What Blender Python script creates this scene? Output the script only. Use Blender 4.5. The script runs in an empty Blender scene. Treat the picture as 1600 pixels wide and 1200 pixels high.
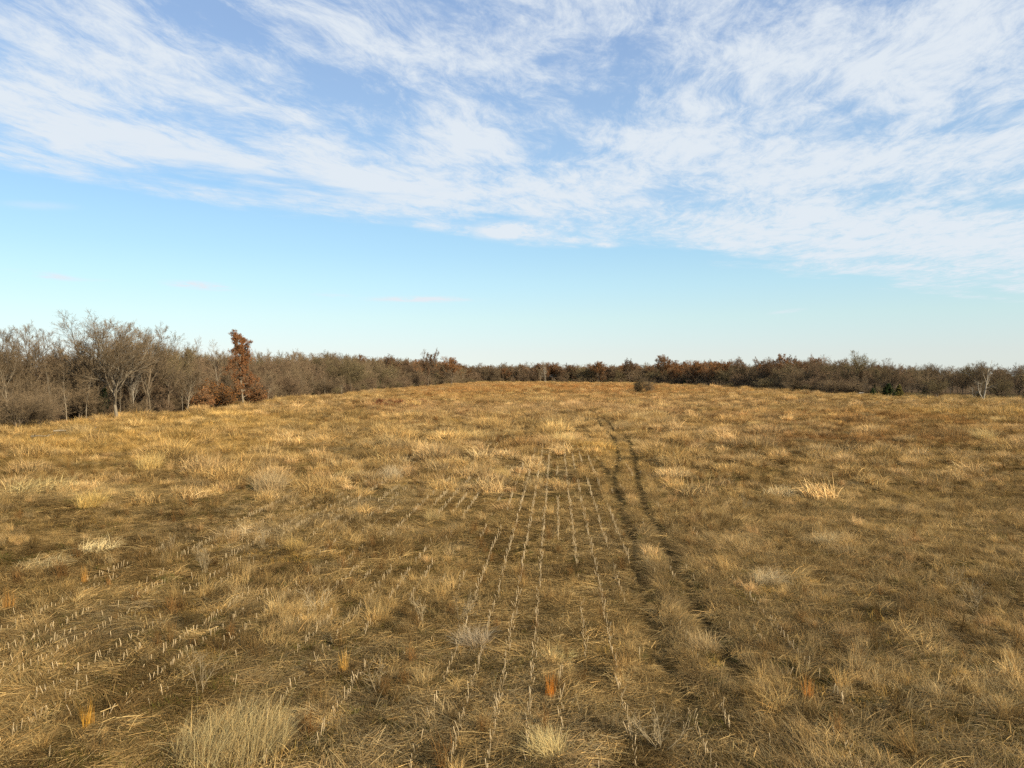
import bpy, math, random
import numpy as np

# ------------------------------------------------------------------ basics
sc = bpy.context.scene
COL = sc.collection
CAM_H, F, HOR = 8.1, 1109.0, 585.0          # metres, focal length and horizon row of the 1600 px picture
SUN_EL, SUN_AZ = math.radians(27), math.radians(136)

cam = bpy.data.cameras.new('camera')
cam.sensor_width = 36.0
cam.lens = F / 1600 * 36
cam.clip_end = 20000
cam_o = bpy.data.objects.new('camera', cam)
COL.objects.link(cam_o)
cam_o.location = (0, 0, CAM_H)
cam_o.rotation_euler = (math.pi / 2 - math.atan(15 / F), 0, 0)
sc.camera = cam_o

sc.render.engine = 'CYCLES'
sc.cycles.use_denoising = False
sc.cycles.max_bounces = 4
sc.cycles.diffuse_bounces = 2
sc.cycles.transmission_bounces = 2
sc.cycles.transparent_max_bounces = 4
sc.cycles.use_adaptive_sampling = True
sc.cycles.adaptive_threshold = 0.015
sc.cycles.adaptive_min_samples = 16
sc.render.use_persistent_data = False
sc.view_settings.view_transform = 'Standard'
sc.view_settings.look = 'None'
sc.view_settings.gamma = 1.0
sc.view_settings.use_curve_mapping = False
EXPOSURE = 1.0
sc.view_settings.exposure = EXPOSURE
SKY_STRENGTH = 0.08

# ------------------------------------------------------------------ sky
def build_world():
    w = bpy.data.worlds.new('World')
    sc.world = w
    w.use_nodes = True
    nt = w.node_tree
    N, L = nt.nodes, nt.links
    bg = N['Background']
    bg.inputs[1].default_value = SKY_STRENGTH
    sky = N.new('ShaderNodeTexSky')
    sky.sky_type = 'NISHITA'
    sky.sun_disc = False
    sky.sun_elevation = SUN_EL
    sky.sun_rotation = SUN_AZ
    sky.altitude = 200
    sky.air_density = 1.0
    sky.dust_density = 0.1
    sky.ozone_density = 3.0

    def sock(v, i):
        if isinstance(v, (int, float)):
            i.default_value = v
        else:
            L.new(v, i)

    def m(op, a, b=0.0, c=None, clamp=False):
        n = N.new('ShaderNodeMath'); n.operation = op; n.use_clamp = clamp
        sock(a, n.inputs[0]); sock(b, n.inputs[1])
        if c is not None:
            sock(c, n.inputs[2])
        return n.outputs[0]

    def ramp(v, lo, hi):
        n = N.new('ShaderNodeMapRange'); n.interpolation_type = 'SMOOTHSTEP'
        sock(v, n.inputs[0]); n.inputs[1].default_value = lo; n.inputs[2].default_value = hi
        return n.outputs[0]

    tc = N.new('ShaderNodeTexCoord')
    sep = N.new('ShaderNodeSeparateXYZ'); L.new(tc.outputs['Generated'], sep.inputs[0])
    dz = m('MAXIMUM', sep.outputs[2], 0.012)
    cx, cy = m('DIVIDE', sep.outputs[0], dz), m('DIVIDE', sep.outputs[1], dz)
    comb = N.new('ShaderNodeCombineXYZ'); L.new(cx, comb.inputs[0]); L.new(cy, comb.inputs[1])
    P0 = comb.outputs[0]

    def noise(vec, scale, detail, rough, dist=0.0, seed=0.0, lac=2.0):
        n = N.new('ShaderNodeTexNoise'); n.noise_dimensions = '3D'
        mp = N.new('ShaderNodeMapping'); L.new(vec, mp.inputs[0]); mp.inputs['Location'].default_value = (seed, seed * 1.7, seed * 0.3)
        L.new(mp.outputs[0], n.inputs['Vector'])
        n.inputs['Scale'].default_value = scale; n.inputs['Detail'].default_value = detail
        n.inputs['Roughness'].default_value = rough; n.inputs['Distortion'].default_value = dist
        n.inputs['Lacunarity'].default_value = lac
        return n

    # the cirrus sheet lies on a plane: warp its coordinates for curled wisps
    wn = noise(P0, 0.9, 3, 0.5, 0, 3.1)
    va = N.new('ShaderNodeVectorMath'); va.operation = 'MULTIPLY_ADD'
    L.new(wn.outputs['Color'], va.inputs[0]); va.inputs[1].default_value = (0.5, 0.5, 0); va.inputs[2].default_value = (-.25, -.25, 0)
    vb = N.new('ShaderNodeVectorMath'); vb.operation = 'ADD'
    L.new(P0, vb.inputs[0]); L.new(va.outputs[0], vb.inputs[1])
    PW = vb.outputs[0]

    def stretched(vec, ang, sx, sy):
        a = N.new('ShaderNodeMapping'); a.vector_type = 'POINT'; L.new(vec, a.inputs[0]); a.inputs['Rotation'].default_value = (0, 0, -ang)
        b = N.new('ShaderNodeMapping'); L.new(a.outputs[0], b.inputs[0]); b.inputs['Scale'].default_value = (sx, sy, 1)
        return b.outputs[0]

    def blob(px, py, rx, ry, rot=0.0, vec=None):
        h = HOR - py
        e = N.new('ShaderNodeMapping'); e.vector_type = 'TEXTURE'
        L.new(vec or PW, e.inputs[0])
        e.inputs['Location'].default_value = ((px - 800) / h, F / h, 0)
        e.inputs['Rotation'].default_value = (0, 0, rot)
        e.inputs['Scale'].default_value = (rx / h, F * ry / h / h, 1)
        ln = N.new('ShaderNodeVectorMath'); ln.operation = 'LENGTH'; L.new(e.outputs[0], ln.inputs[0])
        n = N.new('ShaderNodeMapRange'); n.interpolation_type = 'SMOOTHERSTEP'
        L.new(ln.outputs['Value'], n.inputs[0]); n.inputs[1].default_value = 1.5; n.inputs[2].default_value = 0.0
        return n.outputs[0]

    streak = noise(stretched(PW, math.radians(48), 1.0, 2.2), 1.4, 8, 0.64, 0.0, 7.7)
    fine = noise(stretched(PW, math.radians(78), 0.55, 1.1), 6.4, 8, 0.72, 0.3, 1.3)
    soft = noise(stretched(PW, math.radians(75), 0.6, 1.0), 2.4, 5, 0.6, 0.0, 11.9)
    v = m('MULTIPLY', streak.outputs['Fac'], 0.70)
    v = m('MULTIPLY_ADD', fine.outputs['Fac'], 1.25, v)
    v = m('MULTIPLY_ADD', soft.outputs['Fac'], 0.60, v)
    v = m('SUBTRACT', v, 0.415)                                  # about 0.85 on average
    for (px, py, rx, ry, am, rot) in [
        (350, 40, 120, 50, -.30, 0), (500, 130, 140, 40, -.20, .5), (945, 145, 70, 45, -.16, 0), (1150, 130, 260, 110, .10, 0), (1450, 170, 200, 120, .08, 0), (760, 60, 200, 80, .07, 0), (850, 235, 55, 30, -.14, 0),
        (1330, 200, 90, 40, -.16, 0), (1080, 60, 170, 60, -.05, 0), (250, 190, 140, 25, -.06, .6), (150, 130, 200, 60, .08, 0), (1560, 318, 90, 12, -.2, 0),
        (620, 175, 60, 30, -.14, 0), (1050, 300, 50, 25, -.10, 0), (700, 30, 80, 50, -.05, 0), (1400, 408, 90, 8, -.15, 0),
        (600, 290, 180, 42, .26, .0), (250, 235, 200, 45, .22, .0), (80, 180, 130, 60, .18, 0), (120, 60, 110, 60, .10, 0),
        (570, 60, 60, 60, .10, 0), (860, 310, 130, 35, .22, 0), (1030, 240, 120, 60, .18, 0), (1250, 270, 200, 50, .20, 0),
        (1250, 360, 220, 40, .22, 0), (1500, 80, 140, 90, .12, 0), (1480, 390, 200, 45, .22, 0), (1500, 240, 120, 40, .14, 0),
        (1200, 100, 100, 50, .06, 0), (700, 210, 80, 60, .08, 0), (400, 290, 200, 30, .18, 0)]:
        v = m('MULTIPLY_ADD', blob(px, py, rx, ry, rot), am, v)
    cover = ramp(v, 0.62, 1.15)
    # straight leading edge of the sheet
    e = m('SUBTRACT', m('MULTIPLY_ADD', cx, 0.64, 5.0), cy)
    en = noise(stretched(P0, math.radians(33), 0.7, 1.3), 1.1, 7, 0.62, 0.0, 5.0)
    e = m('MULTIPLY_ADD', m('SUBTRACT', en.outputs['Fac'], 0.5), 4.2, e)
    cover = m('MULTIPLY_ADD', cover, 0.82, 0.18)
    dens = m('MULTIPLY', cover, ramp(e, -0.35, 0.65))
    # a few small clouds below the edge
    wisp = ramp(noise(stretched(P0, 0.0, 1.0, 0.6), 2.6, 7, 0.68, 0.4, 4.0).outputs['Fac'], 0.34, 0.60)
    small = None
    for (px, py, rx, ry, am) in [(805, 362, 75, 17, 1.7), (315, 447, 45, 8, 1.3), (660, 468, 85, 5, 1.3), (75, 431, 36, 9, 1.0),
                                 (150, 438, 30, 3, .2), (520, 462, 30, 4, .5), (945, 383, 26, 6, 1.2), (1228, 487, 20, 5, .5), (60, 322, 60, 8, .3)]:
        b = m('MULTIPLY', blob(px, py, rx, ry, 0, P0), am)
        small = b if small is None else m('ADD', small, b)
    dens = m('MAXIMUM', dens, m('MULTIPLY', small, wisp), clamp=True)
    dens = m('MULTIPLY', dens, 0.93)

    # clear sky: the Nishita sky with a milky, cyan horizon, its contrast round the compass evened out by mixing in a fixed colour ramp by height
    def by_height(stops):
        tr = N.new('ShaderNodeValToRGB'); L.new(sep.outputs[2], tr.inputs[0])
        el = tr.color_ramp.elements
        el[0].position, el[0].color = stops[0][0], (*stops[0][1], 1)
        el[1].position, el[1].color = stops[-1][0], (*stops[-1][1], 1)
        for p, c in stops[1:-1]:
            x = el.new(p); x.color = (*c, 1)
        return tr.outputs[0]
    mul = N.new('ShaderNodeMix'); mul.data_type = 'RGBA'; mul.blend_type = 'MULTIPLY'; mul.inputs[0].default_value = 1.0
    L.new(sky.outputs[0], mul.inputs[6]); L.new(by_height(SKY_TINT), mul.inputs[7])
    gain = N.new('ShaderNodeMix'); gain.data_type = 'RGBA'; gain.inputs[0].default_value = 0.55
    L.new(mul.outputs[2], gain.inputs[6]); L.new(by_height(SKY_EVEN), gain.inputs[7])
    mix = N.new('ShaderNodeMix'); mix.data_type = 'RGBA'; mix.clamp_factor = True
    k = 1.0 / (SKY_STRENGTH * 2 ** EXPOSURE)
    L.new(dens, mix.inputs[0]); L.new(gain.outputs[2], mix.inputs[6])
    mix.inputs[7].default_value = (0.79 * k, 0.85 * k, 0.91 * k, 1)
    L.new(mix.outputs[2], bg.inputs[0])

SKY_TINT = [(0.0, (.70, .77, 1.0)), (.03, (.76, .76, .88)), (.08, (.96, .92, .85)), (.13, (1.08, 1.06, .93)), (.2, (1.15, 1.17, 1.05)), (.3, (1.22, 1.25, 1.19)), (.45, (1.12, 1.2, 1.25)), (.8, (1.05, 1.1, 1.15))]
SKY_EVEN = [(0.0, (5.1, 5.5, 5.2)), (.03, (5.1, 5.6, 5.4)), (.0764, (4.4, 5.8, 5.8)), (.12, (3.6, 5.45, 6.2)), (.1645, (2.9, 4.8, 6.15)), (.23, (2.3, 4.0, 5.8)), (.30, (1.85, 3.4, 5.4)), (.42, (1.25, 2.45, 4.6)), (1.0, (1.1, 2.1, 4.1))]
_k = 0.1516 / (SKY_STRENGTH * 2 ** EXPOSURE)                  # keeps the sky's brightness when the exposure moves
SKY_TINT = [(p, tuple(_k * q for q in c)) for p, c in SKY_TINT]
SKY_EVEN = [(p, tuple(_k * q for q in c)) for p, c in SKY_EVEN]
build_world()

sun = bpy.data.lights.new('sun', 'SUN')
sun.energy = 5.0
sun.angle = math.radians(0.6)
sun.color = (1.0, 0.84, 0.60)
sun_o = bpy.data.objects.new('sun', sun)
COL.objects.link(sun_o)
sun_o.rotation_euler = (math.pi / 2 - SUN_EL, 0, math.pi - SUN_AZ)
sun_o.location = (40, -40, 60)

# ------------------------------------------------------------------ numeric helpers
rng = np.random.default_rng(7)

def vnoise(x, y, seed=0):
    x = np.asarray(x, float); y = np.asarray(y, float)
    xi = np.floor(x).astype(np.int64); yi = np.floor(y).astype(np.int64)
    fx = x - xi; fy = y - yi
    fx = fx * fx * (3 - 2 * fx); fy = fy * fy * (3 - 2 * fy)
    def h(a, b):
        n = (a * 374761393 + b * 668265263 + seed * 144665) & 0x7fffffff
        n = ((n ^ (n >> 13)) * 1274126177) & 0x7fffffff
        n = (n ^ (n >> 16)) & 0xffff
        return n / 65535.0
    return (h(xi, yi) * (1 - fx) + h(xi + 1, yi) * fx) * (1 - fy) + (h(xi, yi + 1) * (1 - fx) + h(xi + 1, yi + 1) * fx) * fy

def fbm(x, y, seed=0, octaves=4):
    s = 0; a = 0.5; t = 0
    for o in range(octaves):
        s = s + a * vnoise(np.asarray(x) * 2 ** o + 17.3 * o, np.asarray(y) * 2 ** o - 9.1 * o, seed + o)
        t += a; a *= 0.55
    return s / t

def sstep(a, b, x):
    t = np.clip((x - a) / (b - a), 0, 1)
    return t * t * (3 - 2 * t)

def at(px, py):
    """Ground point under a pixel of the photograph (1600 wide)."""
    d = CAM_H * F / (py - HOR)
    return (px - 800) / F * d, d

RA = math.atan(68 / F)                         # crop rows run a little right of the view axis
CA, SA = math.cos(RA), math.sin(RA)
def uv(x, y): return x * CA - y * SA, x * SA + y * CA
def xy(u, v): return u * CA + v * SA, -u * SA + v * CA

# wood edges, as x at distance y
EL_Y = np.array([-200, 60, 103, 108, 128, 150, 200, 243, 299, 408, 528, 640, 700, 1500])
EL_X = np.array([-80, -77, -75.5, -73.5, -72.5, -71, -72, -70, -65, -59, -47, -34, -30, -30])
ER_Y = np.array([-200, 60, 165, 214, 249, 281, 321, 374, 473, 600, 690, 1500])
ER_X = np.array([260, 215, 183, 158, 138, 131, 132, 136, 130, 118, 112, 112])
FAR_Y = 655.0
def edge_l(y): return np.interp(y, EL_Y, EL_X)
def edge_r(y): return np.interp(y, ER_Y, ER_X)

def path(pts):
    p = np.array([uv(*at(a, b)) for a, b in pts]); o = np.argsort(p[:, 1]); return p[o]
RUTS = [path([(932, 650), (940, 672), (958, 685), (964, 700), (965, 722), (961, 745), (962, 765), (972, 790), (976, 817), (990, 850),
              (1000, 920), (1011, 961), (1030, 1032), (1056, 1081), (1070, 1119)]),
        path([(945, 655), (960, 675), (980, 687), (986, 700), (992, 722), (997, 750), (1003, 775), (1012, 800), (1026, 827), (1041, 856),
              (1071, 909), (1086, 950), (1116, 999), (1150, 1060)]),
        path([(936, 722), (945, 735), (955, 750), (963, 768)])]

def rut(x, y):
    """0..1: how deep in a wheel rut a point lies, and the distance to the nearest rut."""
    u, v = uv(np.asarray(x, float), np.asarray(y, float))
    best = np.full(u.shape, 99.0)
    for p in RUTS:
        c = np.interp(v, p[:, 1], p[:, 0]) + 0.12 * (vnoise(v / 3.0, v * 0, 5) - .5)
        d = np.abs(u - c)
        d = np.where((v > p[0, 1]) & (v < p[-1, 1]), d, 99.0)
        best = np.minimum(best, d)
    return best

def height(x, y):
    x = np.asarray(x, float); y = np.asarray(y, float)
    z = 0.5 * (fbm(x / 55, y / 55, 40, 3) - 0.5) + 0.16 * (fbm(x / 5, y / 5, 50, 3) - 0.5)
    z = z * np.clip(1 - (y - 450) / 400, 0.1, 1)
    return z - 0.15 * sstep(0.42, 0.14, rut(x, y))

# ------------------------------------------------------------------ materials
def mat_new(name):
    m_ = bpy.data.materials.new(name); m_.use_nodes = True
    nt = m_.node_tree; nt.nodes.clear()
    out = nt.nodes.new('ShaderNodeOutputMaterial')
    return m_, nt, out

def blade_material(name, color=None, translucent=0.28, attr=None, rough_var=0.5, per_object=0.25):
    """Dry grass / leaf: diffuse + translucent; colour = base or instance tint, times each blade's own tone."""
    m_, nt, out = mat_new(name)
    N, L = nt.nodes, nt.links
    if attr:
        a = N.new('ShaderNodeAttribute'); a.attribute_type = 'INSTANCER'; a.attribute_name = attr
        base = a.outputs['Color']
    else:
        r = N.new('ShaderNodeRGB'); r.outputs[0].default_value = (*color, 1); base = r.outputs[0]
    s = N.new('ShaderNodeAttribute'); s.attribute_type = 'GEOMETRY'; s.attribute_name = 'tone'
    mul = N.new('ShaderNodeMix'); mul.data_type = 'RGBA'; mul.blend_type = 'MULTIPLY'; mul.inputs[0].default_value = 1
    L.new(base, mul.inputs[6]); L.new(s.outputs['Color'], mul.inputs[7])
    oi = N.new('ShaderNodeObjectInfo')
    mr = N.new('ShaderNodeMapRange'); L.new(oi.outputs['Random'], mr.inputs[0]); mr.inputs[3].default_value = 1 - per_object; mr.inputs[4].default_value = 1 + per_object
    sc_ = N.new('ShaderNodeVectorMath'); sc_.operation = 'SCALE'; L.new(mul.outputs[2], sc_.inputs[0]); L.new(mr.outputs[0], sc_.inputs[3])
    d = N.new('ShaderNodeBsdfDiffuse'); t = N.new('ShaderNodeBsdfTranslucent')
    L.new(sc_.outputs[0], d.inputs[0]); L.new(sc_.outputs[0], t.inputs[0])
    mx = N.new('ShaderNodeMixShader'); mx.inputs[0].default_value = translucent
    L.new(d.outputs[0], mx.inputs[1]); L.new(t.outputs[0], mx.inputs[2])
    L.new(mx.outputs[0], out.inputs[0])
    return m_

def bark_material(name, c0, c1, scale=3.0, per_object=0.2):
    c0 = [v * .80 for v in c0]; c1 = [v * .80 for v in c1]
    m_, nt, out = mat_new(name)
    N, L = nt.nodes, nt.links
    tc = N.new('ShaderNodeTexCoord')
    mp = N.new('ShaderNodeMapping'); L.new(tc.outputs['Object'], mp.inputs[0]); mp.inputs['Scale'].default_value = (1, 1, 0.3)
    n = N.new('ShaderNodeTexNoise'); L.new(mp.outputs[0], n.inputs['Vector']); n.inputs['Scale'].default_value = scale; n.inputs['Detail'].default_value = 6; n.inputs['Roughness'].default_value = .65
    r = N.new('ShaderNodeValToRGB'); L.new(n.outputs['Fac'], r.inputs[0])
    r.color_ramp.elements[0].position = .33; r.color_ramp.elements[0].color = (*c0, 1)
    r.color_ramp.elements[1].position = .68; r.color_ramp.elements[1].color = (*c1, 1)
    oi = N.new('ShaderNodeObjectInfo')
    mr = N.new('ShaderNodeMapRange'); L.new(oi.outputs['Random'], mr.inputs[0]); mr.inputs[3].default_value = 1 - per_object; mr.inputs[4].default_value = 1 + per_object
    s = N.new('ShaderNodeVectorMath'); s.operation = 'SCALE'; L.new(r.outputs[0], s.inputs[0]); L.new(mr.outputs[0], s.inputs[3])
    b = N.new('ShaderNodeBump'); b.inputs['Strength'].default_value = .5; b.inputs['Distance'].default_value = .03; L.new(n.outputs['Fac'], b.inputs['Height'])
    d = N.new('ShaderNodeBsdfDiffuse'); L.new(s.outputs[0], d.inputs[0]); L.new(b.outputs[0], d.inputs['Normal'])
    L.new(d.outputs[0], out.inputs[0])
    return m_

M_GRASS = blade_material('dry_grass', attr='tint')
M_BARK = bark_material('bark', (.075, .058, .04), (.17, .135, .095))
M_BARK_GREY = bark_material('grey_bark', (.075, .06, .04), (.18, .145, .10))
M_BARK_PALE = bark_material('pale_bark', (.17, .142, .105), (.33, .285, .21))
M_BARK_BLEACHED = bark_material('bleached_wood', (.25, .22, .175), (.42, .38, .305))
M_TWIG = bark_material('twigs', (.128, .094, .056), (.205, .154, .096), 0.5, .28)
M_TWIG_WARM = bark_material('warm_twigs', (.135, .094, .058), (.215, .15, .095), 0.5, .28)
M_TWIG_OLIVE = bark_material('olive_twigs', (.13, .104, .055), (.205, .165, .09), 0.5, .2)
M_LEAF_RUST = blade_material('rust_leaves', (0.202, 0.099, 0.041))
M_LEAF_DARK = blade_material('dark_rust_leaves', (.165, .078, .034))
M_LEAF_DRAB = blade_material('drab_leaves', (.11, .08, .04))
M_LEAF_BROWN = blade_material('brown_leaves', (0.146, 0.086, 0.050))
M_LEAF_ORANGE = blade_material('orange_leaves', (0.189, 0.090, 0.031))
M_LEAF_RED = blade_material('red_leaves', (0.267, 0.082, 0.029))
M_LEAF_GREEN = blade_material('dark_green_needles', (.045, .062, .026))
M_LEAF_OLIVE = blade_material('olive_leaves', (.13, .115, .04))
M_STALK = bark_material('bleached_stalk', (.31, .24, .14), (.52, .415, .255), 9.0, .35)
M_STONE = bark_material('pale_stone', (.35, .32, .27), (.60, .56, .48), 4.0, .1)

def ground_material():
    m_, nt, out = mat_new('field_soil_and_thatch')
    N, L = nt.nodes, nt.links
    tc = N.new('ShaderNodeTexCoord')
    def nz(scale, detail, rough, vec=None, dist=0.0):
        n = N.new('ShaderNodeTexNoise'); L.new(vec or tc.outputs['Object'], n.inputs['Vector'])
        n.inputs['Scale'].default_value = scale; n.inputs['Detail'].default_value = detail; n.inputs['Roughness'].default_value = rough; n.inputs['Distortion'].default_value = dist
        return n
    def rp(v, stops):
        r = N.new('ShaderNodeValToRGB'); L.new(v, r.inputs[0])
        e = r.color_ramp.elements
        e[0].position, e[0].color = stops[0][0], (*stops[0][1], 1)
        e[1].position, e[1].color = stops[-1][0], (*stops[-1][1], 1)
        for p, c in stops[1:-1]:
            x = e.new(p); x.color = (*c, 1)
        return r.outputs[0]
    def mix(f, a, b):
        n = N.new('ShaderNodeMix'); n.data_type = 'RGBA'; n.clamp_factor = True
        if isinstance(f, float): n.inputs[0].default_value = f
        else: L.new(f, n.inputs[0])
        L.new(a, n.inputs[6]); L.new(b, n.inputs[7]); return n.outputs[2]
    fine = nz(9, 8, .75, None, .6)
    mid = nz(.9, 6, .6)
    big = nz(.09, 4, .55)
    c1 = rp(fine.outputs['Fac'], [(.3, (.02, .016, .007)), (.5, (.055, .042, .017)), (.66, (.13, .10, .045)), (.8, (.28, .22, .11))])
    c2 = rp(fine.outputs['Fac'], [(.3, (.02, .021, .006)), (.55, (.05, .05, .014)), (.75, (.13, .11, .04))])
    c3 = rp(fine.outputs['Fac'], [(.3, (.07, .045, .02)), (.55, (.16, .10, .045)), (.75, (.30, .21, .10))])
    g1 = rp(mid.outputs['Fac'], [(.44, (0, 0, 0)), (.62, (1, 1, 1))])
    g2 = rp(big.outputs['Fac'], [(.42, (0, 0, 0)), (.62, (1, 1, 1))])
    col = mix(g1, c1, c2); col = mix(g2, col, c3)
    a = N.new('ShaderNodeAttribute'); a.attribute_name = 'rut'
    soil = rp(fine.outputs['Fac'], [(.3, (.045, .031, .013)), (.55, (.105, .072, .028)), (.78, (.21, .145, .058))])
    col = mix(a.outputs['Fac'], col, soil)
    lit = N.new('ShaderNodeAttribute'); lit.attribute_name = 'litter'
    leaf = rp(fine.outputs['Fac'], [(.3, (.03, .022, .014)), (.55, (.085, .06, .038)), (.75, (.17, .12, .075))])
    col = mix(lit.outputs['Fac'], col, leaf)
    b = N.new('ShaderNodeBump'); b.inputs['Strength'].default_value = .8; b.inputs['Distance'].default_value = .06; L.new(fine.outputs['Fac'], b.inputs['Height'])
    d = N.new('ShaderNodeBsdfDiffuse'); L.new(col, d.inputs[0]); L.new(b.outputs[0], d.inputs['Normal'])
    L.new(d.outputs[0], out.inputs[0])
    return m_
M_GROUND = ground_material()

# ------------------------------------------------------------------ mesh and object helpers
def mesh_np(name, V, faces, mats, mat_idx=None, tone=None, smooth=False, extra=None):
    """faces: list of integer arrays (n,3) or (n,4)."""
    me = bpy.data.meshes.new(name)
    V = np.ascontiguousarray(V, dtype=np.float32)
    me.vertices.add(len(V)); me.vertices.foreach_set('co', V.ravel())
    faces = [np.asarray(f, dtype=np.int32) for f in faces if len(f)]
    nl = sum(f.size for f in faces); npoly = sum(len(f) for f in faces)
    me.loops.add(nl); me.loops.foreach_set('vertex_index', np.concatenate([f.ravel() for f in faces]) if nl else np.zeros(0, np.int32))
    me.polygons.add(npoly)
    tot = np.concatenate([np.full(len(f), f.shape[1], np.int32) for f in faces]) if npoly else np.zeros(0, np.int32)
    me.polygons.foreach_set('loop_start', np.concatenate([[0], np.cumsum(tot)[:-1]]).astype(np.int32))
    me.polygons.foreach_set('loop_total', tot)
    if mat_idx is not None:
        me.polygons.foreach_set('material_index', np.asarray(mat_idx, np.int32))
    me.polygons.foreach_set('use_smooth', np.full(npoly, smooth))
    for m_ in mats:
        me.materials.append(m_)
    if tone is not None:
        t = np.asarray(tone, np.float32)
        if t.ndim == 1: t = np.stack([t, t, t], 1)
        a = me.attributes.new('tone', 'FLOAT_COLOR', 'POINT')
        a.data.foreach_set('color', np.concatenate([t, np.ones((len(t), 1), np.float32)], 1).ravel())
    for k, val in (extra or {}).items():
        a = me.attributes.new(k, 'FLOAT', 'POINT'); a.data.foreach_set('value', np.asarray(val, np.float32))
    me.update(calc_edges=True)
    return me

def obj(name, me, parent=None, link=True):
    o = bpy.data.objects.new(name, me)
    if link: COL.objects.link(o)
    if parent: o.parent = parent
    return o

def tag(o, label=None, cat=None, group=None, kind=None):
    if label: o['label'] = label
    if cat: o['category'] = cat
    if group: o['group'] = group
    if kind: o['kind'] = kind
    return o

# ------------------------------------------------------------------ ground
def build_ground():
    us = np.unique(np.concatenate([np.linspace(-1600, -400, 12), np.linspace(-400, -90, 32), np.linspace(-90, -14, 77), np.linspace(-14, 0, 29),
                                   np.linspace(0, 9, 61), np.linspace(9, 30, 43), np.linspace(30, 240, 106), np.linspace(240, 1600, 20)]))
    vs = np.unique(np.concatenate([np.linspace(-300, 6, 20), np.linspace(6, 60, 217), np.linspace(60, 140, 161), np.linspace(140, 300, 107), np.linspace(300, 720, 85), np.linspace(720, 2600, 26)]))
    U, Vv = np.meshgrid(us, vs)
    X, Y = xy(U.ravel(), Vv.ravel())
    Z = height(X, Y)
    nu, nv = len(us), len(vs)
    i = np.arange(nu * nv).reshape(nv, nu)
    f = np.stack([i[:-1, :-1], i[:-1, 1:], i[1:, 1:], i[1:, :-1]], -1).reshape(-1, 4)
    r = sstep(0.5, 0.15, rut(X, Y))
    d_l = edge_l(Y) - X; d_r = X - edge_r(Y); d_f = Y - FAR_Y
    lit = sstep(-1, 3, np.maximum(np.maximum(d_l, d_r), d_f))
    me = mesh_np('field', np.stack([X, Y, Z], 1), [f], [M_GROUND], smooth=True, extra={'rut': r, 'litter': lit})
    o = obj('field', me)
    tag(o, 'wide fallow field of brown matted soil and thatch with two wheel ruts', 'field', kind='structure')
build_ground()

# ------------------------------------------------------------------ grass pieces
def blades(n, radius, length, lean, width, droop, segs=3, dirspread=None, rng=rng, flat=0.0, base_z=0.0, lvar=0.45, tip=0.15):
    """n ribbon blades: roots in a disc; lean (mean, spread) from vertical; dirspread: spread about +X, None for all round."""
    ang = rng.uniform(0, 2 * np.pi, n) if dirspread is None else rng.normal(0, dirspread, n)
    ra = rng.uniform(0, 2 * np.pi, n); rr = radius * np.sqrt(rng.uniform(0, 1, n))
    root = np.stack([rr * np.cos(ra), rr * np.sin(ra), np.full(n, base_z) + rng.uniform(0, 1, n) * flat], 1)
    th = np.clip(rng.normal(lean[0], lean[1], n), 0.02, 1.62)
    ln = length * (1 + rng.uniform(-lvar, lvar, n))
    w = width * rng.uniform(.7, 1.3, n)
    pts = [root]; p = root.copy()
    dr = droop * rng.uniform(.4, 1.6, n)
    for s in range(segs):
        t = np.clip(th + dr * (s / max(1, segs - 1)), 0, 2.2)
        d = np.stack([np.sin(t) * np.cos(ang), np.sin(t) * np.sin(ang), np.cos(t)], 1)
        p = p + d * (ln / segs)[:, None]
        p = p.copy(); p[:, 2] = np.maximum(p[:, 2], 0.012)
        pts.append(p)
    P = np.stack(pts, 1)                                                # n, segs+1, 3
    sa = ang + np.pi / 2 + rng.normal(0, .5, n)
    side = np.stack([np.cos(sa), np.sin(sa), rng.normal(0, .35, n)], 1)
    taper = np.linspace(1, tip, segs + 1)[None, :, None]
    off = side[:, None, :] * (w[:, None, None] * .5) * taper
    A, B = P - off, P + off
    V = np.stack([A, B], 2).reshape(-1, 3)
    k = np.arange(n)[:, None] * (2 * (segs + 1)) + np.arange(segs)[None, :] * 2
    f = np.stack([k, k + 1, k + 3, k + 2], -1).reshape(-1, 4)
    tone = rng.normal(1, .22, n).clip(.45, 1.6)
    hue = rng.normal(0, .06, n)
    t3 = np.stack([tone * (1 + hue), tone, tone * (1 - hue)], 1)
    return V, f, np.repeat(t3, 2 * (segs + 1), 0)

def merge(parts):
    V, Fa, T, o = [], [], [], 0
    for v, f, t in parts:
        V.append(v); Fa.append(f + o); T.append(t); o += len(v)
    return np.concatenate(V), np.concatenate(Fa), np.concatenate(T)

def piece(name, parts, m_=M_GRASS):
    v, f, t = merge(parts)
    return obj(name, mesh_np(name, v, [f], [m_], tone=t), link=False)

PIECES = {}
def lib(key, makers):
    c = bpy.data.collections.new(key)                                   # never linked to the scene: source of the scattered grass
    for i, p in enumerate(makers):
        o = piece('%s_%02d' % (key, i), p)
        c.objects.link(o)
    PIECES[key] = (c, len(makers))

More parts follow.
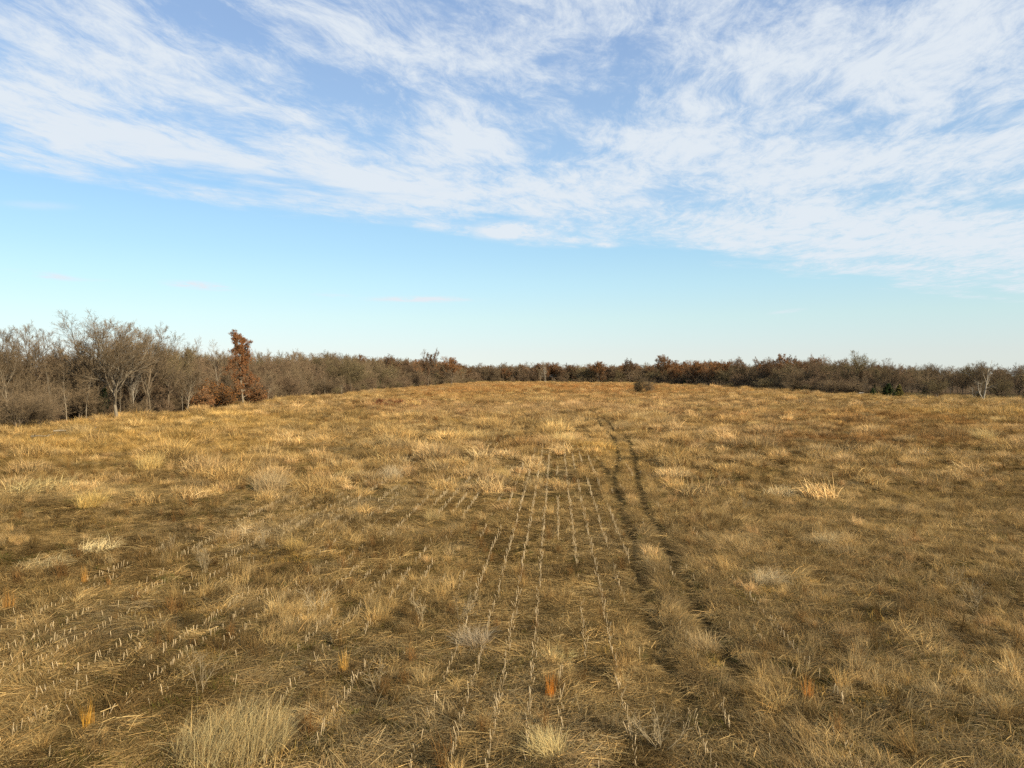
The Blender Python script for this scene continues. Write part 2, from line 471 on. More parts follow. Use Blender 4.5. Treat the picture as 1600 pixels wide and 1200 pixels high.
R = lambda s: np.random.default_rng(s)
lib('lodged', [[blades(64, .30, .52, (1.05, .26), .0105, .65, 4, .55, R(i)), blades(40, .32, .34, (.85, .4), .0095, .4, 3, None, R(i + 50))] for i in range(8)])
lib('tussock', [[blades(120, .17, .42, (.42, .28), .0085, .7, 4, None, R(100 + i)), blades(60, .17, .5, (.65, .3), .0085, .8, 4, .9, R(150 + i))] for i in range(8)])
lib('fuzz', [[blades(60, .30, .55, (.28, .2), .008, .25, 2, None, R(200 + i)), blades(60, .32, .3, (.8, .4), .009, .2, 2, None, R(250 + i), .3)] for i in range(6)])
lib('lowgrass', [[blades(70, .34, .15, (.75, .4), .018, .5, 2, None, R(300 + i)), blades(30, .35, .24, (.9, .3), .011, .5, 3, None, R(350 + i))] for i in range(5)])
lib('thatch', [[blades(80, .5, .42, (1.5, .06), .0095, .06, 2, .6, R(400 + i), .06, .02, .6, .6), blades(60, .5, .3, (1.48, .1), .010, .05, 2, None, R(450 + i), .05, .02, .6, .6)] for i in range(7)])
lib('forb', [[blades(24, .06, .75, (.25, .18), .012, .15, 3, None, R(500 + i)), blades(100, .22, .22, (.7, .4), .014, .3, 2, None, R(550 + i), .55)] for i in range(5)])
lib('mound', [[blades(190, .55, .55, (.55, .35), .028, .8, 3, None, R(600 + i)), blades(80, .45, .66, (.75, .3), .028, .8, 3, .7, R(650 + i))] for i in range(6)])
def dome(seed, n, rad, h, ln, w):
    r = np.random.default_rng(seed)
    v, f, t = blades(n, rad, ln, (.75, .3), w, .35, 3, None, r)
    k = 8                                                                # vertices per blade
    c = v.reshape(n, k, 3)
    root = c[:, :2].mean(1)
    q = np.hypot(root[:, 0], root[:, 1]) / rad
    lift = h * np.sqrt(np.clip(1 - q ** 2, 0, 1)) * r.uniform(.45, 1, n)
    a = np.arctan2(root[:, 1], root[:, 0]) + r.normal(0, .7, n)           # blades arch outwards from the crown
    loc = c - root[:, None]
    b = np.arctan2(loc[:, -1, 1], loc[:, -1, 0]); d = a - b
    x = loc[..., 0] * np.cos(d)[:, None] - loc[..., 1] * np.sin(d)[:, None]; y = loc[..., 0] * np.sin(d)[:, None] + loc[..., 1] * np.cos(d)[:, None]
    c = np.stack([x, y, loc[..., 2]], -1) + root[:, None]; c[..., 2] += lift[:, None]
    return c.reshape(-1, 3), f, t
lib('dome', [[dome(800 + i, 520, 1.0, .5, .45, .02)] for i in range(5)])
lib('straw', [[blades(5, .35, .30, (1.5, .08), .011, .03, 1, None, R(700 + i), .08, .03, .5, .9)] for i in range(5)])

def scatter_group(coll, key):
    ng = bpy.data.node_groups.new('scatter_' + key, 'GeometryNodeTree')
    ng.interface.new_socket('Geometry', in_out='INPUT', socket_type='NodeSocketGeometry')
    ng.interface.new_socket('Geometry', in_out='OUTPUT', socket_type='NodeSocketGeometry')
    N, L = ng.nodes, ng.links
    gi = N.new('NodeGroupInput'); go = N.new('NodeGroupOutput')
    ci = N.new('GeometryNodeCollectionInfo'); ci.inputs['Collection'].default_value = coll
    ci.inputs['Separate Children'].default_value = True; ci.inputs['Reset Children'].default_value = True
    ip = N.new('GeometryNodeInstanceOnPoints')
    def na(nm, ty):
        n = N.new('GeometryNodeInputNamedAttribute'); n.data_type = ty; n.inputs['Name'].default_value = nm; return n.outputs['Attribute']
    L.new(gi.outputs[0], ip.inputs['Points']); L.new(ci.outputs[0], ip.inputs['Instance'])
    ip.inputs['Pick Instance'].default_value = True
    L.new(na('pick', 'INT'), ip.inputs['Instance Index'])
    L.new(na('rot', 'FLOAT_VECTOR'), ip.inputs['Rotation'])
    L.new(na('siz', 'FLOAT_VECTOR'), ip.inputs['Scale'])
    L.new(ip.outputs[0], go.inputs[0])
    return ng

def scatter(name, label, cat, coll, count, P, rotz, size, tint, tilt=None):
    me = bpy.data.meshes.new(name)
    n = len(P)
    me.vertices.add(n); me.vertices.foreach_set('co', np.ascontiguousarray(P, np.float32).ravel())
    a = me.attributes.new('pick', 'INT', 'POINT'); a.data.foreach_set('value', rng.integers(0, count, n).astype(np.int32))
    r = np.zeros((n, 3), np.float32); r[:, 2] = rotz
    if tilt is not None: r[:, :2] = tilt
    a = me.attributes.new('rot', 'FLOAT_VECTOR', 'POINT'); a.data.foreach_set('vector', r.ravel())
    s = np.asarray(size, np.float32)
    if s.ndim == 1: s = np.stack([s, s, s], 1)
    a = me.attributes.new('siz', 'FLOAT_VECTOR', 'POINT'); a.data.foreach_set('vector', s.ravel())
    if tint is not None:
        a = me.attributes.new('tint', 'FLOAT_COLOR', 'POINT'); a.data.foreach_set('color', np.concatenate([tint, np.ones((n, 1))], 1).astype(np.float32).ravel())
    o = obj(name, me)
    md = o.modifiers.new('scatter', 'NODES'); md.node_group = scatter_group(coll, name)
    tag(o, label, cat, kind='stuff')
    return o

# ------------------------------------------------------------------ where the grass grows, and its colours
C = {k: np.array(v) ** 1.12 for k, v in dict(straw=(.46, .33, .148), gold=(.465, .31, .102), pale=(.57, .435, .22), greytan=(.31, .24, .132), brown=(.155, .102, .044),
     dark=(.068, .050, .022), rust=(.25, .113, .035), russet=(.40, .21, .075), olive=(.10, .090, .024), green=(.066, .074, .018), tan=(.375, .262, .112), pink=(.45, .30, .155)).items()}
def lerp(a, b, t): return a * (1 - t[:, None]) + b * t[:, None]

def band(y0, y1, dens, side=6.0):
    """Stratified-enough random points of the visible wedge between two distances, inside the field."""
    area = .77 * (y1 ** 2 - y0 ** 2) + 2 * side * (y1 - y0)
    n = int(area * dens)
    y = np.sqrt(rng.uniform(y0 ** 2, y1 ** 2, n))
    x = rng.uniform(-1, 1, n) * (.77 * y + side)
    k = (x > edge_l(y) - 1.5) & (x < edge_r(y) + 3.0) & (y < FAR_Y + 12)
    return x[k], y[k]

PATCH = [  # pixel, radius in metres (across, along), colour, strength
    (620, 632, 6.5, 20, 'rust', .9), (1400, 655, 30, 28, 'rust', .55), (1330, 688, 16, 8, 'rust', .4), (830, 604, 70, 190, 'russet', .8), (960, 607, 60, 150, 'russet', .65), (700, 612, 22, 110, 'russet', .5),
    (120, 690, 16, 14, 'gold', .6), (330, 655, 20, 26, 'gold', .55), (40, 770, 8, 3, 'pale', .6), (300, 700, 14, 16, 'gold', .5),
    (820, 695, 2.5, 6, 'rust', .5), (1560, 645, 30, 22, 'gold', .4), (700, 640, 20, 40, 'pink', .5), (1000, 635, 30, 60, 'pink', .6), (930, 700, 3, 8, 'gold', .7)]

def hummock(x, y):
    return .62 * fbm(x / 2.6, y / 2.6, 33, 2) + .38 * fbm(x / 9, y / 9, 34, 2)

def tints(x, y, kind):
    n = len(x)
    a = fbm(x / 14, y / 14, 61, 3); b = fbm(x / 3.2, y / 3.2, 71, 3); c = fbm(x / 40, y / 60, 81, 3); r = rng.uniform(0, 1, n)
    h = hummock(x, y)
    far = sstep(35, 110, y)
    if kind in ('lodged', 'thatch'):
        t = lerp(C['greytan'] + np.zeros((n, 3)), C['tan'], sstep(.35, .6, a))
        t = lerp(t, C['brown'], .85 * sstep(.42, .58, b)); t = lerp(t, C['straw'], (r > .8) * .8); t = lerp(t, C['straw'], .5 * sstep(.48, .6, h))
        near = sstep(60, 25, y)
        t = lerp(t, C['greytan'], .5 * near * sstep(2, 6, x))
        t = lerp(t, C['brown'], .12 * near); t = lerp(t, C['straw'], near * (r > .72) * .6)
        if kind == 'thatch': t = lerp(t, C['dark'], (r < .42) * .7)
    elif kind in ('tussock', 'mound', 'dome'):
        t = lerp(C['straw'] + np.zeros((n, 3)), C['gold'], sstep(.4, .65, a))
        if kind == 'dome': h = h * 0 + .60
        t = lerp(t, C['pink'], sstep(.46, .58, c) * .8); t = lerp(t, C['pale'], sstep(.54, .64, h) * .6); t = lerp(t, C['tan'], (r > .5) * .85); t = lerp(t, C['greytan'], (r < .18) * .6); t = lerp(t, C['brown'], sstep(.5, .44, h) * .75)
    elif kind == 'fuzz':
        t = lerp(C['brown'] + np.zeros((n, 3)), C['tan'], sstep(.45, .62, b)); t = lerp(t, C['greytan'], (r > .7) * .7); t = lerp(t, C['dark'], (r < .4) * .6)
    elif kind == 'lowgrass':
        t = lerp(C['olive'] + np.zeros((n, 3)), C['green'], sstep(.5, .68, b)); t = lerp(t, C['brown'], (r > .5) * .7); t = lerp(t, C['gold'], .75 * sstep(.56, .66, fbm(x / 4, y / 4, 77, 3)) * (r > .3))
    elif kind == 'forb':
        t = lerp(C['brown'] + np.zeros((n, 3)), C['rust'], (r > .5) * .5 * (.5 + .5 * far)); t = lerp(t, C['dark'], (r < .25) * .6)
    else:
        t = lerp(C['greytan'] + np.zeros((n, 3)), C['tan'], r)
    for (px, py, rx, ry, col, am) in PATCH:
        gx, gy = at(px, py)
        w = am * np.exp(-((x - gx) / rx) ** 2 - ((y - gy) / ry) ** 2) * sstep(.3, .55, fbm(x / 2.5, y / 4, 91, 3))
        t = lerp(t, C[col], w)
    return np.clip(t * rng.normal(1, .2, n).clip(.5, 1.6)[:, None], .01, .8)

def flow(x, y):
    return 2 * np.pi * (fbm(x / 6, y / 6, 31, 2) - .5) * 2.2 + .3      # direction the lodged grass lies

def plant(key, name, label, bands, keep, size):
    X, Y, S = [], [], []
    for (y0, y1, dens) in bands:
        x, y = band(y0, y1, dens)
        p = keep(x, y); k = rng.uniform(0, 1, len(x)) < p
        x, y = x[k], y[k]
        X.append(x); Y.append(y); S.append(size(x, y) * (1 if y1 < 130 else 1.25 if y1 < 320 else 1.6))
    if key == 'lodged':                                                  # grass pushed up along both sides of each wheel rut
        for p in RUTS:
            v = np.repeat(np.arange(max(10, p[0, 1]), p[-1, 1], .13), 2)
            u = np.interp(v, p[:, 1], p[:, 0]) + np.tile([-1, 1], len(v) // 2) * rng.uniform(.58, 1.0, len(v))
            x, y = xy(u, v + rng.normal(0, .1, len(v))); X.append(x); Y.append(y); S.append(rng.uniform(.5, .95, len(x)) * (1 + .3 * (u > np.interp(v, p[:, 1], p[:, 0]))))
    x, y, s = np.concatenate(X), np.concatenate(Y), np.concatenate(S)
    d = rut(x, y)
    clear = dict(lodged=.5, mound=.82, dome=1.4, tussock=.48, fuzz=.52, forb=.35, lowgrass=.26, thatch=.12, straw=.1)[key]
    k = d > clear * (.85 + .3 * rng.uniform(0, 1, len(x)))
    x, y, s, d = x[k], y[k], s[k], d[k]
    s = s * (0.55 + .45 * sstep(.2, .7, d))
    rot = flow(x, y) + rng.normal(0, .75, len(x)) if key in ('lodged', 'thatch') else rng.uniform(0, 6.28, len(x))
    c, n = PIECES[key]
    z = height(x, y) - .01
    sz = np.stack([s, s, s * rng.uniform(.75, 1.25, len(s))], 1)
    print(name, len(x))
    return scatter(name, label, 'grass', c, n, np.stack([x, y, z], 1), rot, sz, tints(x, y, key), rng.normal(0, .06, (len(x), 2)))

def rank_right(x, y):
    return sstep(3.5, 6, uv(x, y)[0]) * sstep(70, 40, y)

def bare(x, y):
    """1 on the low, stubble-showing ground in the near left, 0 on the ranker grass."""
    u, v = uv(x, y)
    lim = np.where((u > -3.6) & (u < 3.4), .18, .30)
    return sstep(4.5, 2.6, u) * sstep(86, 60, v + .6 * np.abs(u)) * sstep(lim, lim + .2, fbm(x / 5, y / 8, 21, 3))

plant('thatch', 'thatch', 'flat brown thatch of fallen straw covering the ground between the tufts',
      [(9, 45, 10), (45, 110, 4), (110, 230, 1.0)], lambda x, y: .45 + .55 * bare(x, y), lambda x, y: rng.uniform(.7, 1.25, len(x)))
plant('lodged', 'lodged_grass', 'tan and grey grass blown over in swaths across the field',
      [(9, 45, 9), (45, 120, 4), (120, 300, 1.2), (300, 670, .3)],
      lambda x, y: np.clip((.2 + .25 * rank_right(x, y) + 1.5 * sstep(.42, .62, fbm(x / 4.5, y / 4.5, 35, 3))) * (1 - .86 * bare(x, y)), 0, 1), lambda x, y: rng.uniform(.55, 1.3, len(x)))
plant('tussock', 'tussock_grass', 'golden tussocks of dry grass dotted over the field',
      [(9, 45, 4.2), (45, 120, 2.6), (120, 300, .6)],
      lambda x, y: np.clip(.03 + .10 * rank_right(x, y) + 1.4 * sstep(.5, .62, hummock(x, y)), 0, 1) * (1 - .88 * bare(x, y)) * (.35 + .9 * sstep(.38, .6, fbm(x / 20, y / 26, 95, 3))), lambda x, y: np.clip(rng.lognormal(-.38, .38, len(x)), .28, 1.6))
plant('mound', 'grass_mounds', 'rounded pale mounds of dry grass crowding the middle and far field',
      [(40, 120, 1.3), (120, 300, 1.0), (300, 670, .5)],
      lambda x, y: np.clip(.03 + .10 * sstep(150, 400, y) + 1.25 * sstep(.515, .60, hummock(x, y)) * (1 - .35 * sstep(5, 30, x)), 0, 1) * sstep(36, 75, y) * (.35 + .9 * sstep(.38, .6, fbm(x / 20, y / 26, 95, 3))), lambda x, y: np.clip(rng.lognormal(-.28, .3, len(x)), .4, 1.5) * (.6 + .9 * sstep(.48, .62, hummock(x, y))))
plant('dome', 'rounded_grass_humps', 'broad rounded humps of pale soft grass dotted over the middle of the field',
      [(40, 130, .10), (130, 300, .07), (300, 500, .03)],
      lambda x, y: (.25 + sstep(.46, .58, hummock(x, y))) * sstep(36, 70, y) * (.3 + .9 * sstep(.36, .58, fbm(x / 24, y / 30, 97, 3))) * (1 - .8 * bare(x, y)), lambda x, y: np.clip(rng.lognormal(-.15, .38, len(x)), .45, 1.9))
plant('fuzz', 'weed_stems', 'fine brown upright weed stems standing thickly in the grass',
      [(9, 45, 1.8), (45, 120, 1.8), (120, 300, .8), (300, 670, .3)],
      lambda x, y: np.clip(.1 + 1.2 * sstep(.47, .6, fbm(x / 5, y / 5, 37, 3)), 0, 1) * (1 - .8 * bare(x, y)), lambda x, y: rng.uniform(.5, 1.0, len(x)))
plant('lowgrass', 'low_green_grass', 'low olive green grass growing between the dry tufts',
      [(9, 45, 7), (45, 110, 3), (110, 220, .8)],
      lambda x, y: np.clip(.2 + 1.0 * sstep(.42, .6, fbm(x / 3.7, y / 3.7, 39, 3)), 0, 1), lambda x, y: rng.uniform(.6, 1.2, len(x)))
plant('forb', 'rusty_forbs', 'rusty brown dead forbs scattered through the grass',
      [(9, 45, .35), (45, 120, .5), (120, 300, .4), (300, 670, .25)],
      lambda x, y: np.clip(.1 + 1.2 * sstep(.52, .64, fbm(x / 6, y / 6, 43, 3)), 0, 1), lambda x, y: rng.uniform(.5, 1.0, len(x)))
plant('straw', 'stalk_litter', 'pale broken stalk pieces lying on the ground among the stubble',
      [(9, 45, 2.2), (45, 80, .9)], lambda x, y: .2 + .8 * bare(x, y), lambda x, y: rng.uniform(.6, 1.3, len(x)))

# ------------------------------------------------------------------ stubble rows
def tube(P, Rr, sides=5, cap=True):
    P = np.asarray(P, float); k = len(P)
    V = []
    for i in range(k):
        t = P[min(i + 1, k - 1)] - P[max(i - 1, 0)]; t = t / (np.linalg.norm(t) + 1e-9)
        a = np.cross(t, (1, .2, .1)); a /= np.linalg.norm(a) + 1e-9; b = np.cross(t, a)
        for s in range(sides):
            q = 2 * math.pi * s / sides
            V.append(P[i] + Rr[i] * (a * math.cos(q) + b * math.sin(q)))
    Fq = [(i * sides + s, i * sides + (s + 1) % sides, (i + 1) * sides + (s + 1) % sides, (i + 1) * sides + s) for i in range(k - 1) for s in range(sides)]
    V = np.array(V)
    if cap:
        V = np.concatenate([V, P[-1:]]); c = len(V) - 1
        Fq += [((k - 1) * sides + s, (k - 1) * sides + (s + 1) % sides, c, c) for s in range(sides)]
    q4 = np.array([f for f in Fq if f[2] != f[3]]); q3 = np.array([f[:3] for f in Fq if f[2] == f[3]])
    return V, q4, q3

def stalk_mesh(i):
    r = random.Random(i)
    h = r.uniform(.12, .34); t = r.uniform(-.07, .07), r.uniform(-.07, .07)
    V, q4, q3 = tube([(0, 0, -.04), (t[0] * .4, t[1] * .4, h * .5), (t[0], t[1], h)], [.0090, .0078, .0070], 5)
    if i % 2 == 0:   # a torn leaf sheath hanging from the stalk
        s = r.choice((-1, 1)); a = r.uniform(0, 6.28); n = len(V)
        L_ = np.array([(.009, -.007, h * .75), (.009, .008, h * .75), (.04, .012, h * .6), (.065, 0, h * .4)])
        c, sn = math.cos(a), math.sin(a)
        L_ = np.stack([L_[:, 0] * c - L_[:, 1] * sn, L_[:, 0] * sn + L_[:, 1] * c, L_[:, 2]], 1)
        V = np.concatenate([V, L_]); q3 = np.concatenate([q3, [(n, n + 1, n + 2), (n, n + 2, n + 3)]])
    me = mesh_np('cut_stalk', V, [q4, q3], [M_STALK], smooth=True)
    if i % 2 == 0: me['leafed'] = 1
    return me

def build_stubble():
    meshes = [stalk_mesh(i) for i in range(8)]
    X, Y, Kk = [], [], []
    for k in range(-24, 10):
        u0 = (k * .0935 + .018) * CAM_H
        v = np.arange(9, 92, .15); v = v + rng.normal(0, .03, len(v))
        u = u0 + rng.normal(0, .022, len(v))
        x, y = xy(u, v)
        gap = fbm(u / .9 + k * 7.7, v / 4.5, 15, 3)
        lim = .26 if -4 <= k <= -1 else .42 if k <= 4 and k > 0 else .485
        if k in (-5, -6): lim = .62
        if k == 0: lim = .57
        if k > 4: lim = .64
        if k < -12: lim = .51
        p = sstep(lim - .03, lim + .07, gap) * .92 * sstep(94, 58, v) + .03
        keep = (rng.uniform(0, 1, len(v)) < p) & (np.abs(x) < .76 * y + 1) & (x > edge_l(y) + 2) & (rut(x, y) > .25)
        X.append(x[keep]); Y.append(y[keep]); Kk.append(np.full(keep.sum(), k))
    x, y, kk = np.concatenate(X), np.concatenate(Y), np.concatenate(Kk)
    z = height(x, y)
    inview = (y > 14.2) & (np.abs(x) < .72 * y)
    order = np.argsort(np.where(inview, y, 1e6))
    near, rest = order[:300], order[300:]
    order_txt = {}
    for j, k in enumerate(sorted(set(kk[near]))):
        order_txt[k] = k
    def row_label(k):
        if k > 4: return 'short pale cut stalk in the rank grass right of the wheel ruts'
        if k == 4: return 'short pale cut stalk in the row beside the left rut'
        if k in (1, 2, 3): return 'short pale cut stalk in the %s row left of the ruts' % {3: 'second', 2: 'third', 1: 'fourth'}[k]
        if k == 0: return 'short pale cut stalk in the sparse row behind the orange tuft'
        if -4 <= k < 0: return 'short pale cut stalk in the %s row left of the orange tuft' % {-1: 'first', -2: 'second', -3: 'third', -4: 'fourth'}[k]
        w = ['fifth', 'sixth', 'seventh', 'eighth', 'ninth', 'tenth', 'eleventh', 'twelfth', 'thirteenth', 'fourteenth', 'fifteenth', 'sixteenth', 'seventeenth', 'eighteenth', 'nineteenth', 'twentieth', 'twenty-first', 'twenty-second', 'twenty-third', 'twenty-fourth']
        return 'short pale cut stalk in the %s row left of the orange tuft' % w[min(-k - 5, len(w) - 1)]
    for j in near:
        o = obj('cut_stalk', meshes[rng.integers(0, 8)])
        o.location = (x[j], y[j], z[j]); o.rotation_euler = (rng.normal(0, .07), rng.normal(0, .07), rng.uniform(0, 6.28))
        if rng.uniform() < .06: o.rotation_euler = (rng.normal(0, .4), rng.normal(0, .4), 0)
        s = rng.uniform(.7, 1.3); o.scale = (1, 1, s)
        tall = 'tall' if s > 1.13 else 'stubby' if s < .95 else 'short'
        lean = ' leaning' if math.hypot(*o.rotation_euler[:2]) > .14 else ''
        end = 'nearer ' if y[j] < np.median(y[near]) else 'farther '
        leafy = ' torn leafed' if 'leafed' in o.data else ' bare'
        lab = row_label(int(kk[j])).replace('short pale', end + tall + lean + leafy)
        tag(o, lab, 'cut stalk', row_label(int(kk[j])).replace('short pale cut stalk', 'cut stalks'))
    # the many stalks farther off: one mesh
    n = len(rest)
    Vs, Fs, o0 = [], [], 0
    ang = np.arange(4) * np.pi / 2
    h = rng.uniform(.10, .34, n); tl = rng.normal(0, .05, (n, 2)); rad = .0080 + .00009 * y[rest]
    ring = np.stack([np.cos(ang), np.sin(ang)], 1)
    b = np.zeros((n, 8, 3))
    b[:, :4, 0] = x[rest][:, None] + rad[:, None] * ring[:, 0]; b[:, :4, 1] = y[rest][:, None] + rad[:, None] * ring[:, 1]; b[:, :4, 2] = (z[rest] - .04)[:, None]
    b[:, 4:, :2] = b[:, :4, :2] + tl[:, None, :]; b[:, 4:, 2] = (z[rest] + h)[:, None]
    base = np.arange(n)[:, None] * 8
    fs = np.concatenate([base + np.array(q) for q in ((0, 1, 5, 4), (1, 2, 6, 5), (2, 3, 7, 6), (3, 0, 4, 7), (4, 5, 6, 7))])
    o = obj('far_stubble', mesh_np('far_stubble', b.reshape(-1, 3), [fs], [M_STALK]))
    tag(o, 'thin pale lines of cut stalks receding in rows up the field', 'stubble', kind='stuff')
    print('stalks', len(x))
build_stubble()

# ------------------------------------------------------------------ tufts one can point to
def tuft_things():
    def add(name, px, py, s, col, label, group, parts, lean=None, tall=1.0):
        x, y = at(px, py)
        m_ = blade_material(name + '_blades', col, .3)
        v, f, t = merge(parts)
        o = obj(name, mesh_np(name, v, [f], [m_], tone=t))
        o.location = (x, y, float(height(x, y)) - .01); o.scale = (s, s, s * tall); o.rotation_euler = (0, 0, rng.uniform(0, 6.28) if lean is None else lean)
        tag(o, label, 'grass tuft', group)
    G = 'orange grass tufts standing upright'
    upright = lambda i: [blades(70, .13, .55, (.12, .09), .010, .12, 3, None, R(900 + i))]
    og = [(860, 1100, 1.0, (.56, .22, .035), 'bright orange upright grass tuft between the stubble rows, most orange of all'),
          (133, 1146, .95, (.56, .30, .05), 'yellow orange upright grass tuft in the lower left corner area'),
          (535, 1058, .9, (.52, .31, .08), 'slim straw orange grass tuft left of the central stubble rows'),
          (130, 914, 1.0, (.46, .24, .06), 'slim orange grass tuft in stubble below a bleached straw heap'),
          (1266, 1100, .85, (.48, .21, .05), 'thin orange grass tuft alone among rank grey grass on the right'),
          (10, 955, 1.2, (.42, .22, .06), 'orange brown grass tuft at the left border of the photo'),
          (168, 918, .6, (.36, .17, .05), 'small rusty grass tuft beside the slim orange one')]
    for i, (px, py, s, c, lab) in enumerate(og):
        add('orange_grass_tuft', px, py, s, c, lab, G, upright(i))
    G2 = 'pale bleached grass clumps'
    foun = lambda i, n=260: [blades(int(n * 1.5), .42, .62, (.42, .26), .009, .6, 4, None, R(950 + i)), blades(n, .4, .7, (.62, .25), .009, .7, 4, .8, R(990 + i))]
    stand = lambda i: [blades(1300, .80, .62, (.42, .24), .0065, .35, 4, .9, R(980 + i)), blades(500, .75, .5, (.6, .3), .0065, .5, 3, None, R(985 + i))]
    heap = lambda i: [blades(520, .65, .42, (1.05, .3), .0095, .6, 4, 1.2, R(1050 + i), .16)]
    pc = [(360, 1180, 1.45, 's', (.45, .35, .165), 'large straw coloured grass clump at the bottom left of the field', .85),
          (855, 1192, .85, 'f', (.52, .41, .19), 'bleached grass clump at the bottom middle border', .9),
          (1100, 1018, .95, 'f', (.60, .44, .22), 'bright sandy grass clump beside the right wheel rut', .9),
          (870, 1032, .75, 'h', (.52, .42, .18), 'yellowish fallen grass clump above the bright orange tuft', 1.0),
          (152, 862, 1.3, 'h', (.62, .50, .26), 'bleached straw heap among stubble on the left', 1.1),
          (372, 842, 1.9, 'h', (.58, .44, .24), 'wide sandy straw heap on the left middle of the field', .8),
          (60, 888, 1.5, 'h', (.52, .40, .20), 'long low straw heap left of the slim orange tuft', .7),
          (462, 862, 1.0, 'f', (.52, .36, .13), 'golden grass clump right of the wide sandy heap', 1.0),
          (612, 748, 1.7, 'f', (.54, .43, .26), 'pale pinkish grass clump standing alone left of centre', 1.0),
          (740, 1012, 1.1, 'f', (.46, .37, .24), 'grey tan grass clump leaning over a stubble row', .8),
          (1200, 915, 1.25, 'f', (.47, .37, .21), 'tan grass clump right of the right wheel rut', .8),
          (1292, 855, 1.2, 'f', (.52, .40, .21), 'sandy grass clump at mid distance on the right', .9),
          (1225, 775, 1.9, 'h', (.55, .42, .22), 'broad pale grass clump right of the ruts at mid distance', 1.0),
          (232, 735, 2.2, 'f', (.52, .38, .15), 'round golden grass clump on the left before the wood', 1.0),
          (140, 793, 1.8, 'f', (.52, .37, .13), 'yellow gold grass clump above the bleached straw heap', .9),
          (60, 768, 3.2, 'h', (.56, .43, .19), 'wide yellow straw bank at the far left', .9),
          (420, 768, 2.4, 'f', (.48, .36, .19), 'tan rounded grass clump left of the pinkish one', .9),
          (545, 742, 1.8, 'h', (.55, .41, .17), 'spiky straw clump just left of the pinkish clump', .8),
          (675, 815, .9, 'f', (.53, .40, .18), 'small straw clump at the top of a stubble row', 1.0),
          (785, 745, 1.4, 'f', (.53, .39, .16), 'golden clump at the far end of the stubble rows', .9),
          (730, 690, 3.2, 'f', (.50, .36, .15), 'wide golden grass bank left of the far stubble', .8),
          (1540, 690, 2.6, 'f', (.48, .36, .16), 'straw grass clump near the right border at mid distance', .9),
          (880, 695, 3.0, 'f', (.50, .37, .16), 'golden grass bank just left of the wheel ruts', .7)]
    for i, (px, py, s, k, c, lab, tall) in enumerate(pc):
        add('pale_grass_clump', px, py, s, c, lab, G2, stand(i) if k == 's' else foun(i, 380 if s > 1.5 else 260) if k == 'f' else heap(i), -.2 if k == 's' else None if k == 'f' else rng.normal(0, .5), tall)
tuft_things()

# ------------------------------------------------------------------ trees
def polylines(start, dirs, length, segs, wobble, tropism, r, grav=0.0):
    n = len(start)
    P = np.zeros((n, segs + 1, 3)); P[:, 0] = start
    d = dirs.copy()
    for s in range(segs):
        d = d + r.normal(0, wobble, (n, 3)); d[:, 2] += tropism - grav * s / segs
        d /= np.linalg.norm(d, axis=1, keepdims=True) + 1e-9
        P[:, s + 1] = P[:, s] + d * (length / segs)[:, None]
    return P

def tubes(P, Rad, sides):
    n, k, _ = P.shape
    T = np.zeros_like(P); T[:, 1:-1] = P[:, 2:] - P[:, :-2]; T[:, 0] = P[:, 1] - P[:, 0]; T[:, -1] = P[:, -1] - P[:, -2]
    T /= np.linalg.norm(T, axis=2, keepdims=True) + 1e-9
    ref = np.where(np.abs(T[..., 2:3]) < .8, np.array([0, 0, 1.]), np.array([1., 0, 0]))
    A = np.cross(T, ref); A /= np.linalg.norm(A, axis=2, keepdims=True) + 1e-9
    B = np.cross(T, A)
    q = 2 * np.pi * np.arange(sides) / sides
    V = P[:, :, None, :] + Rad[:, :, None, None] * (A[:, :, None, :] * np.cos(q)[None, None, :, None] + B[:, :, None, :] * np.sin(q)[None, None, :, None])
    i = np.arange(n)[:, None, None] * (k * sides) + np.arange(k - 1)[None, :, None] * sides
    s0 = np.arange(sides)[None, None, :]; s1 = (s0 + 1) % sides
    f = np.stack([i + s0, i + s1, i + sides + s1, i + sides + s0], -1).reshape(-1, 4)
    return V.reshape(-1, 3), f

def ribbons(P, w, r):
    n, k, _ = P.shape
    d = P[:, -1] - P[:, 0]
    s = np.cross(d, r.normal(0, 1, (n, 3))); s /= np.linalg.norm(s, axis=1, keepdims=True) + 1e-9
    tap = np.linspace(1, .35, k)[None, :, None] * (w[:, None, None] * .5)
    A = P - s[:, None] * tap; B = P + s[:, None] * tap
    V = np.stack([A, B], 2).reshape(-1, 3)
    i = np.arange(n)[:, None] * (2 * k) + np.arange(k - 1)[None] * 2
    return V, np.stack([i, i + 1, i + 3, i + 2], -1).reshape(-1, 4)

